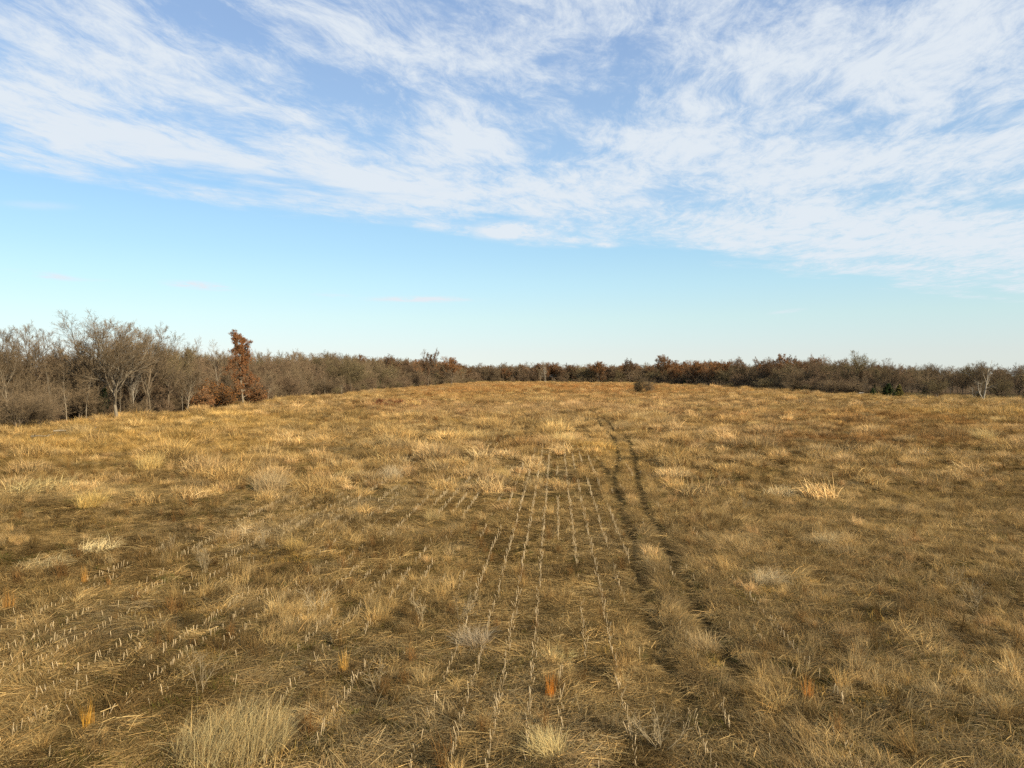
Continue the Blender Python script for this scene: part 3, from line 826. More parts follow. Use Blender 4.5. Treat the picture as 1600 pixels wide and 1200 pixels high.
def children(P, L_, Rad, cnt, t0, t1, ang, angsd, fac, shrink, r):
    """Spawn cnt children along each polyline. fac: length factor; shrink: how much shorter towards the tip."""
    n, k, _ = P.shape
    m_ = n * cnt
    par = np.repeat(np.arange(n), cnt)
    t = np.tile((np.arange(cnt) + .5) / cnt, n) + r.uniform(-.5, .5, m_) / cnt
    t = t0 + (t1 - t0) * np.clip(t, 0, 1)
    x = t * (k - 1); i = np.minimum(x.astype(int), k - 2); fr = (x - i)[:, None]
    S = P[par, i] * (1 - fr) + P[par, i + 1] * fr
    D = P[par, i + 1] - P[par, i]; D /= np.linalg.norm(D, axis=1, keepdims=True) + 1e-9
    az = np.tile(np.arange(cnt) * 2.4, n) + np.repeat(r.uniform(0, 6.28, n), cnt) + r.normal(0, .5, m_)
    ref = np.where(np.abs(D[:, 2:3]) < .9, np.array([0, 0, 1.]), np.array([1., 0, 0]))
    A = np.cross(D, ref); A /= np.linalg.norm(A, axis=1, keepdims=True) + 1e-9
    B = np.cross(D, A)
    th = np.clip(r.normal(ang, angsd, m_), .1, 1.6)[:, None]
    nd = D * np.cos(th) + (A * np.cos(az)[:, None] + B * np.sin(az)[:, None]) * np.sin(th)
    ln = L_[par] * fac * (1 - shrink * (t - t0) / max(1e-6, t1 - t0)) * r.uniform(.65, 1.25, m_)
    rp = Rad[par, i]
    return S, nd, ln, rp

def leaf_quads(C_, size, r, tone_sd=.25, up=0.0):
    n = len(C_)
    a = r.normal(0, 1, (n, 3)); a /= np.linalg.norm(a, axis=1, keepdims=True)
    b = r.normal(0, 1, (n, 3)); b[:, 2] += up; b = np.cross(a, b); b /= np.linalg.norm(b, axis=1, keepdims=True) + 1e-9
    s = (size * r.uniform(.6, 1.3, n))[:, None]
    V = np.stack([C_ - a * s, C_ - b * s * .6, C_ + a * s, C_ + b * s * .6], 1).reshape(-1, 3)
    f = np.arange(n * 4).reshape(n, 4)
    t = r.normal(1, tone_sd, n).clip(.35, 1.8); h = r.normal(0, .08, n)
    return V, f, np.repeat(np.stack([t * (1 + h), t, t * (1 - h)], 1), 4, 0)

def grow(seed, H, style, twig_w=.022, leaves=0, leaf_size=.12, fine=1.0):
    """Returns wood (V, f), twigs (V, f), leaf centres."""
    r = np.random.default_rng(seed)
    wood, tw = [], []
    def put(P, Rad, sides):
        wood.append(tubes(P, Rad, sides))
    def rad(r0, k, end=.45): return r0[:, None] * np.linspace(1, end, k)[None]
    if style == 'spread':        # open-grown: short bole, big rising limbs, domed fan of twigs
        bole = H * .66; r0 = H * .017
        P = polylines(np.zeros((1, 3)), np.array([[r.normal(0, .08), r.normal(0, .08), 1.]]), np.array([bole]), 7, .10, .06, r); Rd = rad(np.array([r0]), 8, .22)
        put(P, Rd, 8)
        S, D, Ln, rp = children(P, np.array([H * .56]), Rd, 13, .26, 1.0, .66, .2, 1.0, .42, r)
        Ln = np.clip(Ln, H * .2, H * .56)
        P = polylines(S, D, Ln, 7, .11, .07, r); Rd = rad(rp * .68, 8, .25); put(P, Rd, 6)
        spec = [(7, .25, 1., .52, .2, .52, .35, 6, .10, .06), (7, .2, 1., .48, .2, .52, .3, 4, .09, .03), (6, .15, 1., .48, .25, .55, .3, 3, .08, .02), (5, .1, 1., .55, .25, .62, .2, 2, .08, .0)]
    elif style == 'forest':      # drawn-up bole, ascending limbs
        r0 = H * .0125
        P = polylines(np.zeros((1, 3)), np.array([[r.normal(0, .06), r.normal(0, .06), 1.]]), np.array([H * .88]), 9, .07, .08, r); Rd = rad(np.array([r0]), 10, .12); put(P, Rd, 7)
        S, D, Ln, rp = children(P, np.array([H * .42]), Rd, 19, .22, 1., .66, .15, 1.0, .45, r)
        P = polylines(S, D, Ln, 6, .12, .10, r); Rd = rad(rp * .5, 7, .2); put(P, Rd, 5)
        spec = [(9, .2, 1., .55, .2, .5, .3, 5, .12, .05), (9, .15, 1., .5, .25, .52, .3, 3, .1, .03), (8, .1, 1., .55, .3, .62, .2, 2, .08, .0)]
    elif style == 'oak':         # oval crown from low on the bole, limbs near level below
        r0 = H * .014
        P = polylines(np.zeros((1, 3)), np.array([[0.03, 0, 1.]]), np.array([H * .9]), 9, .05, .08, r); Rd = rad(np.array([r0]), 10, .12); put(P, Rd, 7)
        S, D, Ln, rp = children(P, np.array([H * .30]), Rd, 34, .1, 1., .95, .2, 1.0, .6, r)
        P = polylines(S, D, Ln, 6, .12, .06, r); Rd = rad(rp * .45, 7, .2); put(P, Rd, 5)
        spec = [(9, .15, 1., .65, .2, .5, .3, 5, .13, .03), (7, .15, 1., .6, .25, .52, .3, 3, .12, .02), (6, .1, 1., .6, .3, .62, .2, 2, .1, .0)]
    elif style == 'slender':     # thin sapling, sparse
        r0 = H * .009
        P = polylines(np.zeros((1, 3)), np.array([[r.normal(0, .05), r.normal(0, .05), 1.]]), np.array([H * .97]), 9, .05, .08, r); Rd = rad(np.array([r0]), 10, .12); put(P, Rd, 5)
        S, D, Ln, rp = children(P, np.array([H * .26]), Rd, 15, .3, 1., .55, .15, 1.0, .55, r)
        P = polylines(S, D, Ln, 5, .1, .13, r); Rd = rad(rp * .5, 6, .2); put(P, Rd, 4)
        spec = [(7, .2, 1., .6, .2, .45, .3, 4, .12, .06), (7, .1, 1., .65, .25, .6, .2, 3, .1, .02)]
    elif style == 'round':       # thorny rounded field tree, dense
        r0 = H * .02
        P = polylines(np.zeros((2, 3)) + r.normal(0, .15, (2, 3)) * [1, 1, 0], np.array([[.25, .1, 1.], [-.3, -.1, 1.]]), np.array([H * .35, H * .3]), 4, .1, .05, r); Rd = rad(np.array([r0, r0 * .8]), 5, .7); put(P, Rd, 6)
        S, D, Ln, rp = children(P, np.array([H * .6, H * .58]), Rd, 10, .3, 1., .85, .25, 1.0, -.1, r)
        Ln = np.clip(Ln, H * .35, H * .62)
        P = polylines(S, D, Ln, 6, .16, .03, r, .08); Rd = rad(rp * .5, 7, .2); put(P, Rd, 5)
        spec = [(9, .15, 1., .65, .25, .5, .35, 5, .14, .02), (9, .1, 1., .6, .3, .52, .3, 3, .12, .0), (7, .1, 1., .6, .3, .62, .2, 2, .08, .0)]
    elif style == 'brush':       # many-stemmed thicket shrub
        nst = 13
        a = r.uniform(0, 6.28, nst); tl = r.uniform(.05, .75, nst)
        D = np.stack([np.sin(tl) * np.cos(a), np.sin(tl) * np.sin(a), np.cos(tl)], 1)
        S = np.stack([np.cos(a), np.sin(a), 0 * a], 1) * r.uniform(.1, .7, (nst, 1)) * H * .12
        Ln = H * r.uniform(.6, 1.05, nst)
        P = polylines(S, D, Ln, 6, .12, .05, r, .1); Rd = rad(np.full(nst, H * .008), 7, .25); put(P, Rd, 4)
        spec = [(12, .1, 1., .6, .25, .5, .45, 5, .13, .03), (10, .1, 1., .6, .3, .5, .3, 3, .12, .0), (6, .1, 1., .6, .3, .65, .2, 2, .08, .0)]
    elif style == 'dead':        # bleached snag: few bare broken limbs
        r0 = H * .024
        P = polylines(np.zeros((2, 3)), np.array([[.16, 0, 1.], [-.34, .1, 1.]]), np.array([H * .85, H * .55]), 7, .13, .04, r); Rd = rad(np.array([r0, r0 * .8]), 8, .3); put(P, Rd, 6)
        S, D, Ln, rp = children(P, np.array([H * .42, H * .3]), Rd, 7, .35, 1., .75, .2, 1.0, .3, r)
        P = polylines(S, D, Ln, 6, .17, .06, r); Rd = rad(rp * .55, 7, .3); put(P, Rd, 5)
        spec = [(5, .25, 1., .7, .2, .5, .3, 4, .17, .05), (4, .2, 1., .7, .3, .5, .3, 3, .15, .02)]
    L_ = Ln
    tips = None
    for li, (cnt, t0, t1, an, sd, fac, shr, segs, wob, tro) in enumerate(spec):
        cnt = max(2, int(round(cnt * (fine if li >= len(spec) - 2 else 1))))
        S, D, Ln, rp = children(P, L_, Rd, cnt, t0, t1, an, sd, fac, shr, r)
        P = polylines(S, D, Ln, segs, wob, tro, r); Rd = rad(np.maximum(rp * .62, twig_w * .5), segs + 1, .4)
        last = li >= len(spec) - 2
        if last: tw.append(ribbons(P, np.maximum(Rd[:, 0] * 2, twig_w) if li < len(spec) - 1 else np.full(len(P), twig_w), r))
        else: put(P, Rd, 4 if li == 0 else 3)
        L_ = Ln
        tips = P
    lc = None
    if leaves:
        q = tips.reshape(-1, 3)
        lc = q[r.integers(0, len(q), leaves)] + r.normal(0, leaf_size * 1.1, (leaves, 3))
    def cat(parts):
        V, Fa, o = [], [], 0
        for v, f in parts:
            V.append(v); Fa.append(f + o); o += len(v)
        return np.concatenate(V), np.concatenate(Fa)
    return cat(wood), cat(tw), lc, r

TREES = {}
def tree_kind(key, seed, H, style, bark, twig, leaf=None, leaves=0, leaf_size=.12, twig_w=.022, fine=1.0, leaf_filter=None):
    (wv, wf), (tv, tf), lc, r = grow(seed, H, style, twig_w, leaves, leaf_size, fine)
    top = np.percentile(tv[:, 2], 99.3)
    s = H / top
    wv, tv = wv * s, tv * s
    trunk = mesh_np('trunk', wv, [wf], [bark], smooth=True)
    nf = len(tf); V = tv; Fc = tf; idx = np.zeros(nf, int); tone = np.ones((len(tv), 3)); mats = [twig]
    if leaves:
        lc = lc * s
        if leaf_filter is not None: lc = lc[leaf_filter(lc, H, r)]
        lv, lf, lt = leaf_quads(lc, leaf_size, r)
        V = np.concatenate([tv, lv]); Fc = np.concatenate([tf, lf + len(tv)]); idx = np.concatenate([idx, np.ones(len(lf), int)])
        tone = np.concatenate([tone, lt]); mats.append(leaf)
    crown = mesh_np('crown', V, [Fc], mats, mat_idx=idx, tone=tone)
    Va = np.concatenate([wv, V]); fa = np.concatenate([wf, Fc + len(wv)]); ia = np.concatenate([np.zeros(len(wf), int), idx + 1])
    whole = mesh_np('tree', Va, [fa], [bark] + mats, mat_idx=ia, tone=np.concatenate([np.ones((len(wv), 3)), tone]))
    w = np.percentile(np.hypot(V[:, 0], V[:, 1]), 92)
    TREES[key] = dict(trunk=trunk, crown=crown, whole=whole, H=H, W=w, n=len(fa))

def cedar_kind(key, seed, H, W, leaf):
    r = np.random.default_rng(seed)
    P = polylines(np.zeros((1, 3)), np.array([[0, 0, 1.]]), np.array([H * .97]), 6, .02, .1, r); Rd = np.array([H * .018])[:, None] * np.linspace(1, .1, 7)[None]
    w1 = tubes(P, Rd, 6)
    S, D, Ln, rp = children(P, np.array([1.0]), Rd, 70, .05, .98, 1.15, .18, 1.0, 0, r)
    h = S[:, 2] / H
    Ln = W * np.clip((1.02 - h), .05, 1) ** .8 * r.uniform(.7, 1.15, len(S)) * sstep(-.05, .15, h)
    Q = polylines(S, D, Ln, 4, .1, .08, r); Rq = np.maximum(Ln * .012, .008)[:, None] * np.linspace(1, .3, 5)[None]
    w2 = tubes(Q, Rq, 3)
    n = 5200
    b = r.choice(len(Q), n, p=Ln / Ln.sum()); t = r.uniform(.25, 1.05, n); i = np.minimum((t * 4).astype(int), 3); fr = (t * 4 - i)[:, None]
    c = Q[b, i] * (1 - fr) + Q[b, i + 1] * fr + r.normal(0, W * .06, (n, 3))
    lv, lf, lt = leaf_quads(c, .13, r, .28, .8)
    wv = np.concatenate([w1[0], w2[0]]); wf = np.concatenate([w1[1], w2[1] + len(w1[0])])
    TREES[key] = dict(trunk=mesh_np('trunk', wv, [wf], [M_BARK], smooth=True), crown=mesh_np('crown', lv, [lf], [leaf], tone=lt),
                      whole=mesh_np('tree', np.concatenate([wv, lv]), [np.concatenate([wf, lf + len(wv)])], [M_BARK, leaf],
                                    mat_idx=np.concatenate([np.zeros(len(wf), int), np.ones(len(lf), int)]), tone=np.concatenate([np.ones((len(wv), 3)), lt])), H=H, W=W, n=len(wf) + len(lf))

tree_kind('spread_a', 54, 18, 'spread', M_BARK_GREY, M_TWIG)
tree_kind('spread_b', 45, 15, 'spread', M_BARK, M_TWIG)
tree_kind('spread_pale', 15, 15, 'spread', M_BARK_BLEACHED, M_TWIG)
tree_kind('spread_c', 41, 15, 'spread', M_BARK_PALE, M_TWIG)
tree_kind('spread_d', 20, 15, 'spread', M_BARK, M_TWIG_WARM)
tree_kind('spread_e', 26, 15, 'spread', M_BARK, M_TWIG_OLIVE)
tree_kind('spread_olive', 39, 16, 'spread', M_BARK, M_TWIG_OLIVE, M_LEAF_OLIVE, 1500, .10)
tree_kind('forest_a', 21, 14, 'forest', M_BARK, M_TWIG)
tree_kind('forest_b', 22, 14, 'forest', M_BARK, M_TWIG_WARM)
tree_kind('forest_c', 23, 15, 'forest', M_BARK_PALE, M_TWIG)
tree_kind('slender_a', 31, 13, 'slender', M_BARK_PALE, M_TWIG, twig_w=.026)
tree_kind('slender_b', 32, 14, 'slender', M_BARK, M_TWIG_WARM, twig_w=.026)
tree_kind('round_a', 41, 9, 'round', M_BARK, M_TWIG)
tree_kind('round_b', 42, 9, 'round', M_BARK, M_TWIG_OLIVE)
tree_kind('round_c', 43, 9, 'round', M_BARK, M_TWIG_WARM)
tree_kind('brush_a', 51, 5, 'brush', M_BARK, M_TWIG)
tree_kind('brush_b', 52, 5, 'brush', M_BARK, M_TWIG_WARM)
tree_kind('brush_c', 53, 5, 'brush', M_BARK, M_TWIG_OLIVE)
keepall = lambda c, H, r: np.ones(len(c), bool)
tree_kind('oak_rust', 15, 17, 'spread', M_BARK, M_TWIG_WARM, M_LEAF_RUST, 9000, .15)
tree_kind('oak_brown', 13, 17, 'spread', M_BARK, M_TWIG, M_LEAF_BROWN, 7500, .15)
tree_kind('oak_round', 67, 17, 'oak', M_BARK, M_TWIG_WARM, M_LEAF_RUST, 7500, .16)
tree_kind('oak_tall', 63, 19, 'oak', M_BARK_PALE, M_TWIG, M_LEAF_DARK, 26000, .13)
tree_kind('orange_bush', 64, 5, 'brush', M_BARK, M_TWIG_WARM, M_LEAF_ORANGE, 5200, .12)
tree_kind('red_bush', 65, 2, 'brush', M_BARK, M_TWIG_WARM, M_LEAF_RED, 1500, .09)
tree_kind('brown_bush', 66, 5, 'brush', M_BARK, M_TWIG_WARM, M_LEAF_RUST, 3500, .12)
tree_kind('drab_bush', 68, 5, 'brush', M_BARK, M_TWIG, M_LEAF_DRAB, 3200, .12)
tree_kind('dead', 71, 13, 'dead', M_BARK_BLEACHED, M_BARK_PALE, twig_w=.03)
tree_kind('sycamore', 72, 19, 'forest', M_BARK_BLEACHED, M_BARK_PALE, fine=.6)
cedar_kind('cedar', 81, 6, 1.7, M_LEAF_GREEN)
cedar_kind('cedar_brown', 82, 6, 1.6, M_LEAF_OLIVE)
print({k: v['n'] for k, v in TREES.items()})

def place(name, key, x, y, H, label, cat, group=None, rot=None, sx=1.0, parts=True, lean=(0, 0)):
    t = TREES[key]
    s = H / t['H']
    rz = rng.uniform(0, 6.28) if rot is None else rot
    if parts:
        root = obj(name, None)
        obj('trunk', t['trunk'], root); obj('crown', t['crown'], root)
    else:
        root = obj(name, t['whole'])
    root.location = (x, y, float(height(x, y)) - .05); root.rotation_euler = (lean[0], lean[1], rz); root.scale = (s * sx, s * sx, s)
    tag(root, label, cat, group)
    return root

# --- trees and shrubs one can point to in the picture
def hero():
    def at_h(px, py, top):
        x, y = at(px, py); y2 = min(y, FAR_Y + 5); x *= y2 / y; return x, y2, CAM_H + (HOR - top) / F * y2
    for (name, key, px, py, top, sx, rot, cat, label) in [
        ('bare_tree', 'spread_a', 147, 655, 493, 1.35, 1.0, 'tree', 'tallest wide spreading bare tree with pale trunk at the left wood edge'),
        ('bare_tree', 'spread_c', 182, 657, 516, 1.2, 2.2, 'tree', 'pale short trunked bare tree right beside the tallest spreading tree'),
        ('bare_tree', 'spread_b', 228, 646, 508, 1.0, 4.2, 'tree', 'broad bare tree just right of the pale short trunked tree'),
        ('bare_tree', 'forest_c', 12, 660, 515, .9, .4, 'tree', 'tall bare tree at the left border of the photo'),
        ('bare_tree', 'spread_b', 45, 656, 507, .9, 5.2, 'tree', 'bare tree with high thin top between left border and tallest tree'),
        ('bare_tree', 'spread_d', 98, 652, 516, .9, 3.2, 'tree', 'dark bare tree left of and partly behind the tallest spreading tree'),
        ('bare_tree', 'spread_b', 205, 648, 503, .9, .7, 'tree', 'dark bare tree closing the gap right of the tallest spreading tree'),
        ('bare_tree', 'spread_e', 262, 643, 524, .9, 1.7, 'tree', 'olive bare tree at the right end of the tall left group'),
        ('bare_tree', 'round_a', 25, 674, 600, 1.0, 3.0, 'tree', 'low leaning multi stemmed bare tree at the far left edge'),
        ('bare_tree', 'round_a', 61, 671, 612, .7, 1.2, 'tree', 'small forked pale bare tree in front of the left wood'),
        ('bare_tree', 'slender_a', 292, 640, 533, 1.0, 0, 'tree', 'thin bare tree top left of the tall rust leaved oak'),
        ('bare_tree', 'slender_b', 318, 638, 526, .8, 2, 'tree', 'thin upright bare pole tree midway to the tall rust oak'),
        ('bare_tree', 'slender_a', 342, 636, 530, .9, 4, 'tree', 'thin bare tree just left of the tall rust oak'),
        ('oak_tree', 'oak_tall', 380, 633, 519, .95, 1.5, 'tree', 'tall narrow oak with rust brown leaves standing above the left wood'),
        ('orange_shrub', 'orange_bush', 338, 638, 594, 1.4, 0, 'shrub', 'orange leaved shrub at the foot of the tall rust oak'),
        ('orange_shrub', 'brown_bush', 316, 640, 606, 1.3, 2, 'shrub', 'smaller orange brown shrub left of the orange leaved shrub'),
        ('rust_shrub', 'brown_bush', 400, 632, 600, 1.2, 2, 'shrub', 'rust brown shrub right of the tall rust oak'),
        ('bare_tree', 'sycamore', 207, 648, 548, .6, 2, 'tree', 'white stemmed broken tree inside the left wood'),
        ('cedar_tree', 'cedar', 492, 618.5, 599, 1.8, 0, 'tree', 'dark green cedar behind thin trunks in the left wood'),
        ('cedar_tree', 'cedar', 160, 650, 603, 1.0, 0, 'tree', 'dark green cedar between the two pale trunks on the left'),
        ('oak_tree', 'oak_brown', 668, 606, 547, .75, 0, 'tree', 'brown leaved oak topping the left wood near its far end'),
        ('oak_tree', 'oak_rust', 705, 603, 558, 1.1, 2, 'tree', 'second rust oak toward the far end of the left wood'),
        ('bare_tree', 'sycamore', 852, 598, 563, .9, 0, 'tree', 'white trunked tree standing out in the far wood'),
        ('oak_tree', 'oak_rust', 1036, 600, 556, 1.3, 4, 'tree', 'tallest rust oak above the far wood, right of the lone bush'),
        ('oak_tree', 'oak_brown', 985, 599, 561, 1.0, 4, 'tree', 'round brown oak in the far wood behind the lone bush'),
        ('oak_tree', 'oak_rust', 935, 598, 565, 1.3, 1, 'tree', 'rust oak in the far wood left of the lone bush'),
        ('bare_tree', 'spread_olive', 1338, 615, 549, 1.1, 0, 'tree', 'tall olive tinged bare tree rising above the right wood'),
        ('bare_tree', 'spread_b', 1312, 611, 561, .8, 3, 'tree', 'bare dark limbed tree left of the tall olive tinged tree'),
        ('oak_tree', 'oak_brown', 1258, 609, 562, .9, 3, 'tree', 'dark round topped oak above the right wood'),
        ('cedar_tree', 'cedar', 1388, 623, 599, 2.1, 0, 'tree', 'wide dark green cedar at the right wood edge'),
        ('cedar_tree', 'cedar_brown', 1405, 623, 600, 1.5, 0, 'tree', 'olive brown conical cedar touching the dark green cedar'),
        ('cedar_tree', 'cedar', 1364, 621, 606, 1.7, 0, 'tree', 'small dark cedar left of the wide dark green cedar'),
        ('dead_tree', 'dead', 1537, 628, 563, .9, .3, 'tree', 'dead white limbed tree with broken branches on the right'),
        ('dead_tree', 'dead', 1522, 624, 600, .9, 2.3, 'tree', 'short pale dead snag beside the white limbed dead tree'),
        ('bare_tree', 'round_b', 1464, 623, 590, 1.0, 0, 'tree', 'low dense olive tree with dark stem left of the dead white tree'),
        ('bare_tree', 'round_b', 1562, 625, 590, 1.0, 2, 'tree', 'rounded olive tree right of the dead white tree'),
        ('bare_tree', 'round_a', 1298, 617, 588, 1.1, 2, 'tree', 'rounded grey bare tree in front of the right wood'),
        ('round_shrub', 'brush_c', 1195, 609, 590, 1.5, 0, 'shrub', 'rounded pale shrub in front of the far right wood'),
        ('round_shrub', 'brush_a', 1245, 612, 588, 1.5, 2, 'shrub', 'rounded grey shrub right of the rounded pale shrub'),
        ('round_shrub', 'brush_c', 1262, 613, 600, 1.6, 4, 'shrub', 'low pale shrub at the right end of the rounded grey shrub'),
    ]:
        x, y, H = at_h(px, py, top)
        place(name, key, x, y, H, label, cat, None, rot, sx)
    # lone bush in the field
    x, y, H = at_h(997, 615, 601)
    place('lone_shrub', 'drab_bush', x, y, 5.6, 'lone brown leafed bush leaning in the middle of the field', 'shrub', None, 1.0, 1.0, lean=(0, -.2))
    place('lone_tree', 'round_a', x + 3.4, y + 1.5, 7.0, 'small lone bare tree leaning beside the brown field bush', 'tree', None, .6, .9, lean=(0, .25))
    # sumac patch
    gx, gy = at(620, 633)
    k = 0
    for i in range(34):
        ax, ay = rng.normal(0, 4.0), rng.normal(0, 10); H = rng.uniform(.8, 1.5)
        size = 'tall' if H > 1.25 else 'low' if H < 1.0 else 'middling'
        spot = 'left end' if ax < -3 else 'right end' if ax > 3 else 'left half' if ax < 0 else 'right half'
        place('sumac_shrub', 'red_bush', gx + ax, gy + ay, H, '%s red brown shrub at the %s of the red patch, %s side' % (size, spot, 'far' if ay > 5 else 'near' if ay < -5 else 'middle'), 'shrub', 'red shrubs of the patch on the left', None, 1.7)
hero()

# --- the woods: row upon row behind the edges
def woods():
    items = []                                                        # (depth in rows, x, y, key, H, side)
    def front(side, x, y, depth):
        u = rng.uniform()
        if depth < 1.2:
            key = rng.choice(['brush_a', 'brush_b', 'brush_c', 'brush_a', 'round_a', 'round_c']); H = rng.uniform(2.2, 5.0)
            if key[:5] == 'round': H = rng.uniform(4.5, 8)
        elif depth < 2.2:
            key = rng.choice(['round_a', 'round_b', 'round_c', 'forest_a', 'forest_b', 'slender_b', 'brush_a', 'forest_c']); H = rng.uniform(6.5, 11)
        else:
            key = rng.choice(['forest_a', 'forest_b', 'forest_c', 'spread_d', 'forest_a', 'slender_a', 'spread_e', 'slender_b', 'spread_b']); H = rng.uniform(9.0, 12.5)
            if side != 'left' and rng.uniform() < .5: key = rng.choice(['spread_b', 'spread_d', 'spread_e', 'spread_b'])
        if side == 'left' and depth >= 1.2: H *= float(np.interp(y, [100, 150, 200, 250, 330, 450, 650], [1.0, 1.12, 1.28, 1.38, 1.5, 1.6, 1.65]))
        if side == 'right': H *= (1.0 if y < 330 else 1.3) if depth >= 1.2 else .9
        if side == 'far':
            H *= 1.6 if depth >= 1.2 else 1.1
        if depth >= 1.2 and (side == 'far' or y > 380):
            if u < (.21 if side != 'left' else .15): key = rng.choice(['oak_rust', 'oak_brown', 'oak_round']); H = rng.uniform(13.5, 19.5)
        if rng.uniform() < .05 and depth < 2.2: key = 'cedar'; H = rng.uniform(3, 5.5)
        items.append((depth, x, y, str(key), H, side))
    for row, off in enumerate([1.5, 5, 10, 16, 23, 31, 40]):
        y = 66.0
        while y < 665:
            if row == 0 and y < 330 and rng.uniform() < .35:
                items.append((0.9, float(edge_l(y)) - rng.uniform(.5, 4), y + .7, str(rng.choice(['slender_a', 'slender_a', 'forest_c'])), rng.uniform(7, 11), 'left')); y += 2.2; continue
            front('left', float(edge_l(y)) - off - rng.uniform(0, 3), y + rng.uniform(-1, 1), row * .7 + rng.uniform(0, .5)); y += (3.1 + .008 * y) * rng.uniform(.7, 1.3) * (.8 if row == 0 else 1.1)
        y = 150.0
        while y < 665:
            front('right', float(edge_r(y)) + off + rng.uniform(0, 3), y + rng.uniform(-1, 1), row * .7 + rng.uniform(0, .5)); y += (3.1 + .008 * y) * rng.uniform(.7, 1.3) * (.9 if row == 0 else 1.1)
        x = -75.0
        while x < 190:
            front('far', x, FAR_Y + 6 + off + rng.uniform(0, 4), row * .7 + rng.uniform(0, .5)); x += rng.uniform(4, 8) * (.8 if row == 0 else 1)
    def gap(it):
        d, x, y, k, H, side = it
        px = 800 + F * x / y
        low = k[:5] == 'brush' or k == 'cedar'
        if side == 'right' and (1412 < px < 1450 or 1478 < px < 1520 or 1548 < px < 1600) and y < 262: return low or d < .9
        if side == 'far' and 735 < px < 868: return low or d < .6
        return False
    items = [it for it in items if not gap(it)]
    # keep clear of the trees placed by hand
    hp = np.array([(o.location.x, o.location.y) for o in COL.objects if o.get('category') in ('tree', 'shrub')])
    out = []
    for it in items:
        d = np.hypot(hp[:, 0] - it[1], hp[:, 1] - it[2]).min()
        if d > (1.6 if it[3][:5] == 'brush' else 2.6): out.append(it)
    items = out
    def shows(it):
        inside = abs(it[1]) < .76 * it[2] + 3
        return (it[4] / it[2]) * (1.0 if it[0] < 1.2 else .75 if it[0] < 2.2 else .35) * (1 if inside else .02)
    order = sorted(range(len(items)), key=lambda i: -shows(items[i]))
    cap = {'bare_tree': 255, 'shrub': 170, 'oak_tree': 90, 'cedar_tree': 30}
    kindof = lambda k: 'shrub' if k[:5] == 'brush' else 'oak_tree' if k[:3] == 'oak' else 'cedar_tree' if k == 'cedar' else 'bare_tree'
    look = dict(brush_a='grey bushy', brush_b='warm brown bushy', brush_c='olive grey bushy', round_a='grey low crowned', round_b='olive low crowned', round_c='reddish low crowned',
                forest_a='grey upright', forest_b='warm brown upright', forest_c='pale trunked upright', slender_a='thin pale stemmed', slender_b='thin brown stemmed',
                oak_rust='rust leaved', oak_brown='brown leaved', oak_round='round rust leaved', spread_b='wide dark', spread_d='wide brown', spread_e='wide olive', cedar='dark green')
    noun = {'shrub': 'thicket shrub', 'bare_tree': 'bare tree', 'oak_tree': 'oak', 'cedar_tree': 'cedar'}
    def where(it):
        d, x, y, k, H, side = it
        row = 'fronting' if d < 1.2 else 'inside' if d < 2.2 else 'deep in'
        px = 800 + F * x / y
        if side == 'left':
            lm = ('left of tallest tree' if px < 110 else 'around tallest tree' if px < 240 else 'left of tall rust oak' if px < 350 else
                  'beside tall rust oak' if px < 420 else 'around dark cedar' if px < 540 else 'right of dark cedar' if px < 640 else 'near its far oaks')
            return '%s the left wood %s' % (row, lm)
        if side == 'right':
            lm = ('right of the dead white tree' if px > 1540 else 'left of the dead white tree' if px > 1420 else 'around the wide green cedar' if px > 1350 else 'around the tall olive tree' if px > 1290 else
                  'behind the rounded shrubs' if px > 1180 else 'toward its far end')
            return '%s the right wood %s' % (row, lm)
        lm = 'left of its white trunk' if px < 850 else 'between white trunk and lone bush' if px < 990 else 'right of the lone bush'
        return '%s the far wood %s' % (row, lm)
    used = {}
    rest = []
    for i in order:
        it = items[i]
        kd = kindof(it[3])
        if used.get(kd, 0) >= cap[kd] or (it[0] > 2.6 and it[2] > 170) or it[0] > 3.6 or abs(it[1]) > .78 * it[2] + 4:
            rest.append(it); continue
        used[kd] = used.get(kd, 0) + 1
        w = where(it)
        rel = it[4] / np.mean([q[4] for q in items if q[3] == it[3] and q[5] == it[5]])
        big = 'tall ' if rel > 1.12 else 'small ' if rel < .88 else ''
        lab = '%s%s %s %s' % (big, look[it[3]], noun[kd], w)
        place(kd if kd != 'shrub' else 'thicket_shrub', it[3], it[1], it[2], it[4], lab, 'shrub' if kd == 'shrub' else 'tree', noun[kd] + 's ' + w, None, rng.uniform(.9, 1.25), parts=it[2] < 330)
    # what stands behind them reads as one mass
    for i in range(420):                                               # still deeper woods
        s = rng.integers(0, 3); y = rng.uniform(90, 700)
        if s == 0: rest.append((6, float(edge_l(y)) - rng.uniform(40, 75), y, rng.choice(['forest_a', 'forest_b']), rng.uniform(10, 13), 'left'))
        elif s == 1: rest.append((6, float(edge_r(y)) + rng.uniform(40, 80), y, rng.choice(['forest_a', 'forest_b', 'oak_brown']), rng.uniform(9, 12) * (1 if y < 350 else 1.2), 'right'))
        else: rest.append((6, rng.uniform(-140, 260), FAR_Y + rng.uniform(45, 90), rng.choice(['forest_a', 'forest_b', 'oak_rust']), rng.uniform(13, 17), 'far'))
    for i in range(330):
        rest.append((6, rng.uniform(-120, 240), FAR_Y + rng.uniform(30, 120), rng.choice(['forest_a', 'spread_b', 'spread_d', 'brush_a', 'brush_b', 'brush_b']), rng.uniform(12, 16), 'far'))
    rest = [(*r_[:4], min(r_[4], 6.0), r_[5]) if str(r_[3])[:5] == 'brush' else r_ for r_ in rest]
    keys = sorted({str(r_[3]) for r_ in rest})
    c = bpy.data.collections.new('wood_kinds')
    for i, k in enumerate(keys):
        c.objects.link(obj('wood_%02d' % i, TREES[k]['whole'], link=False))
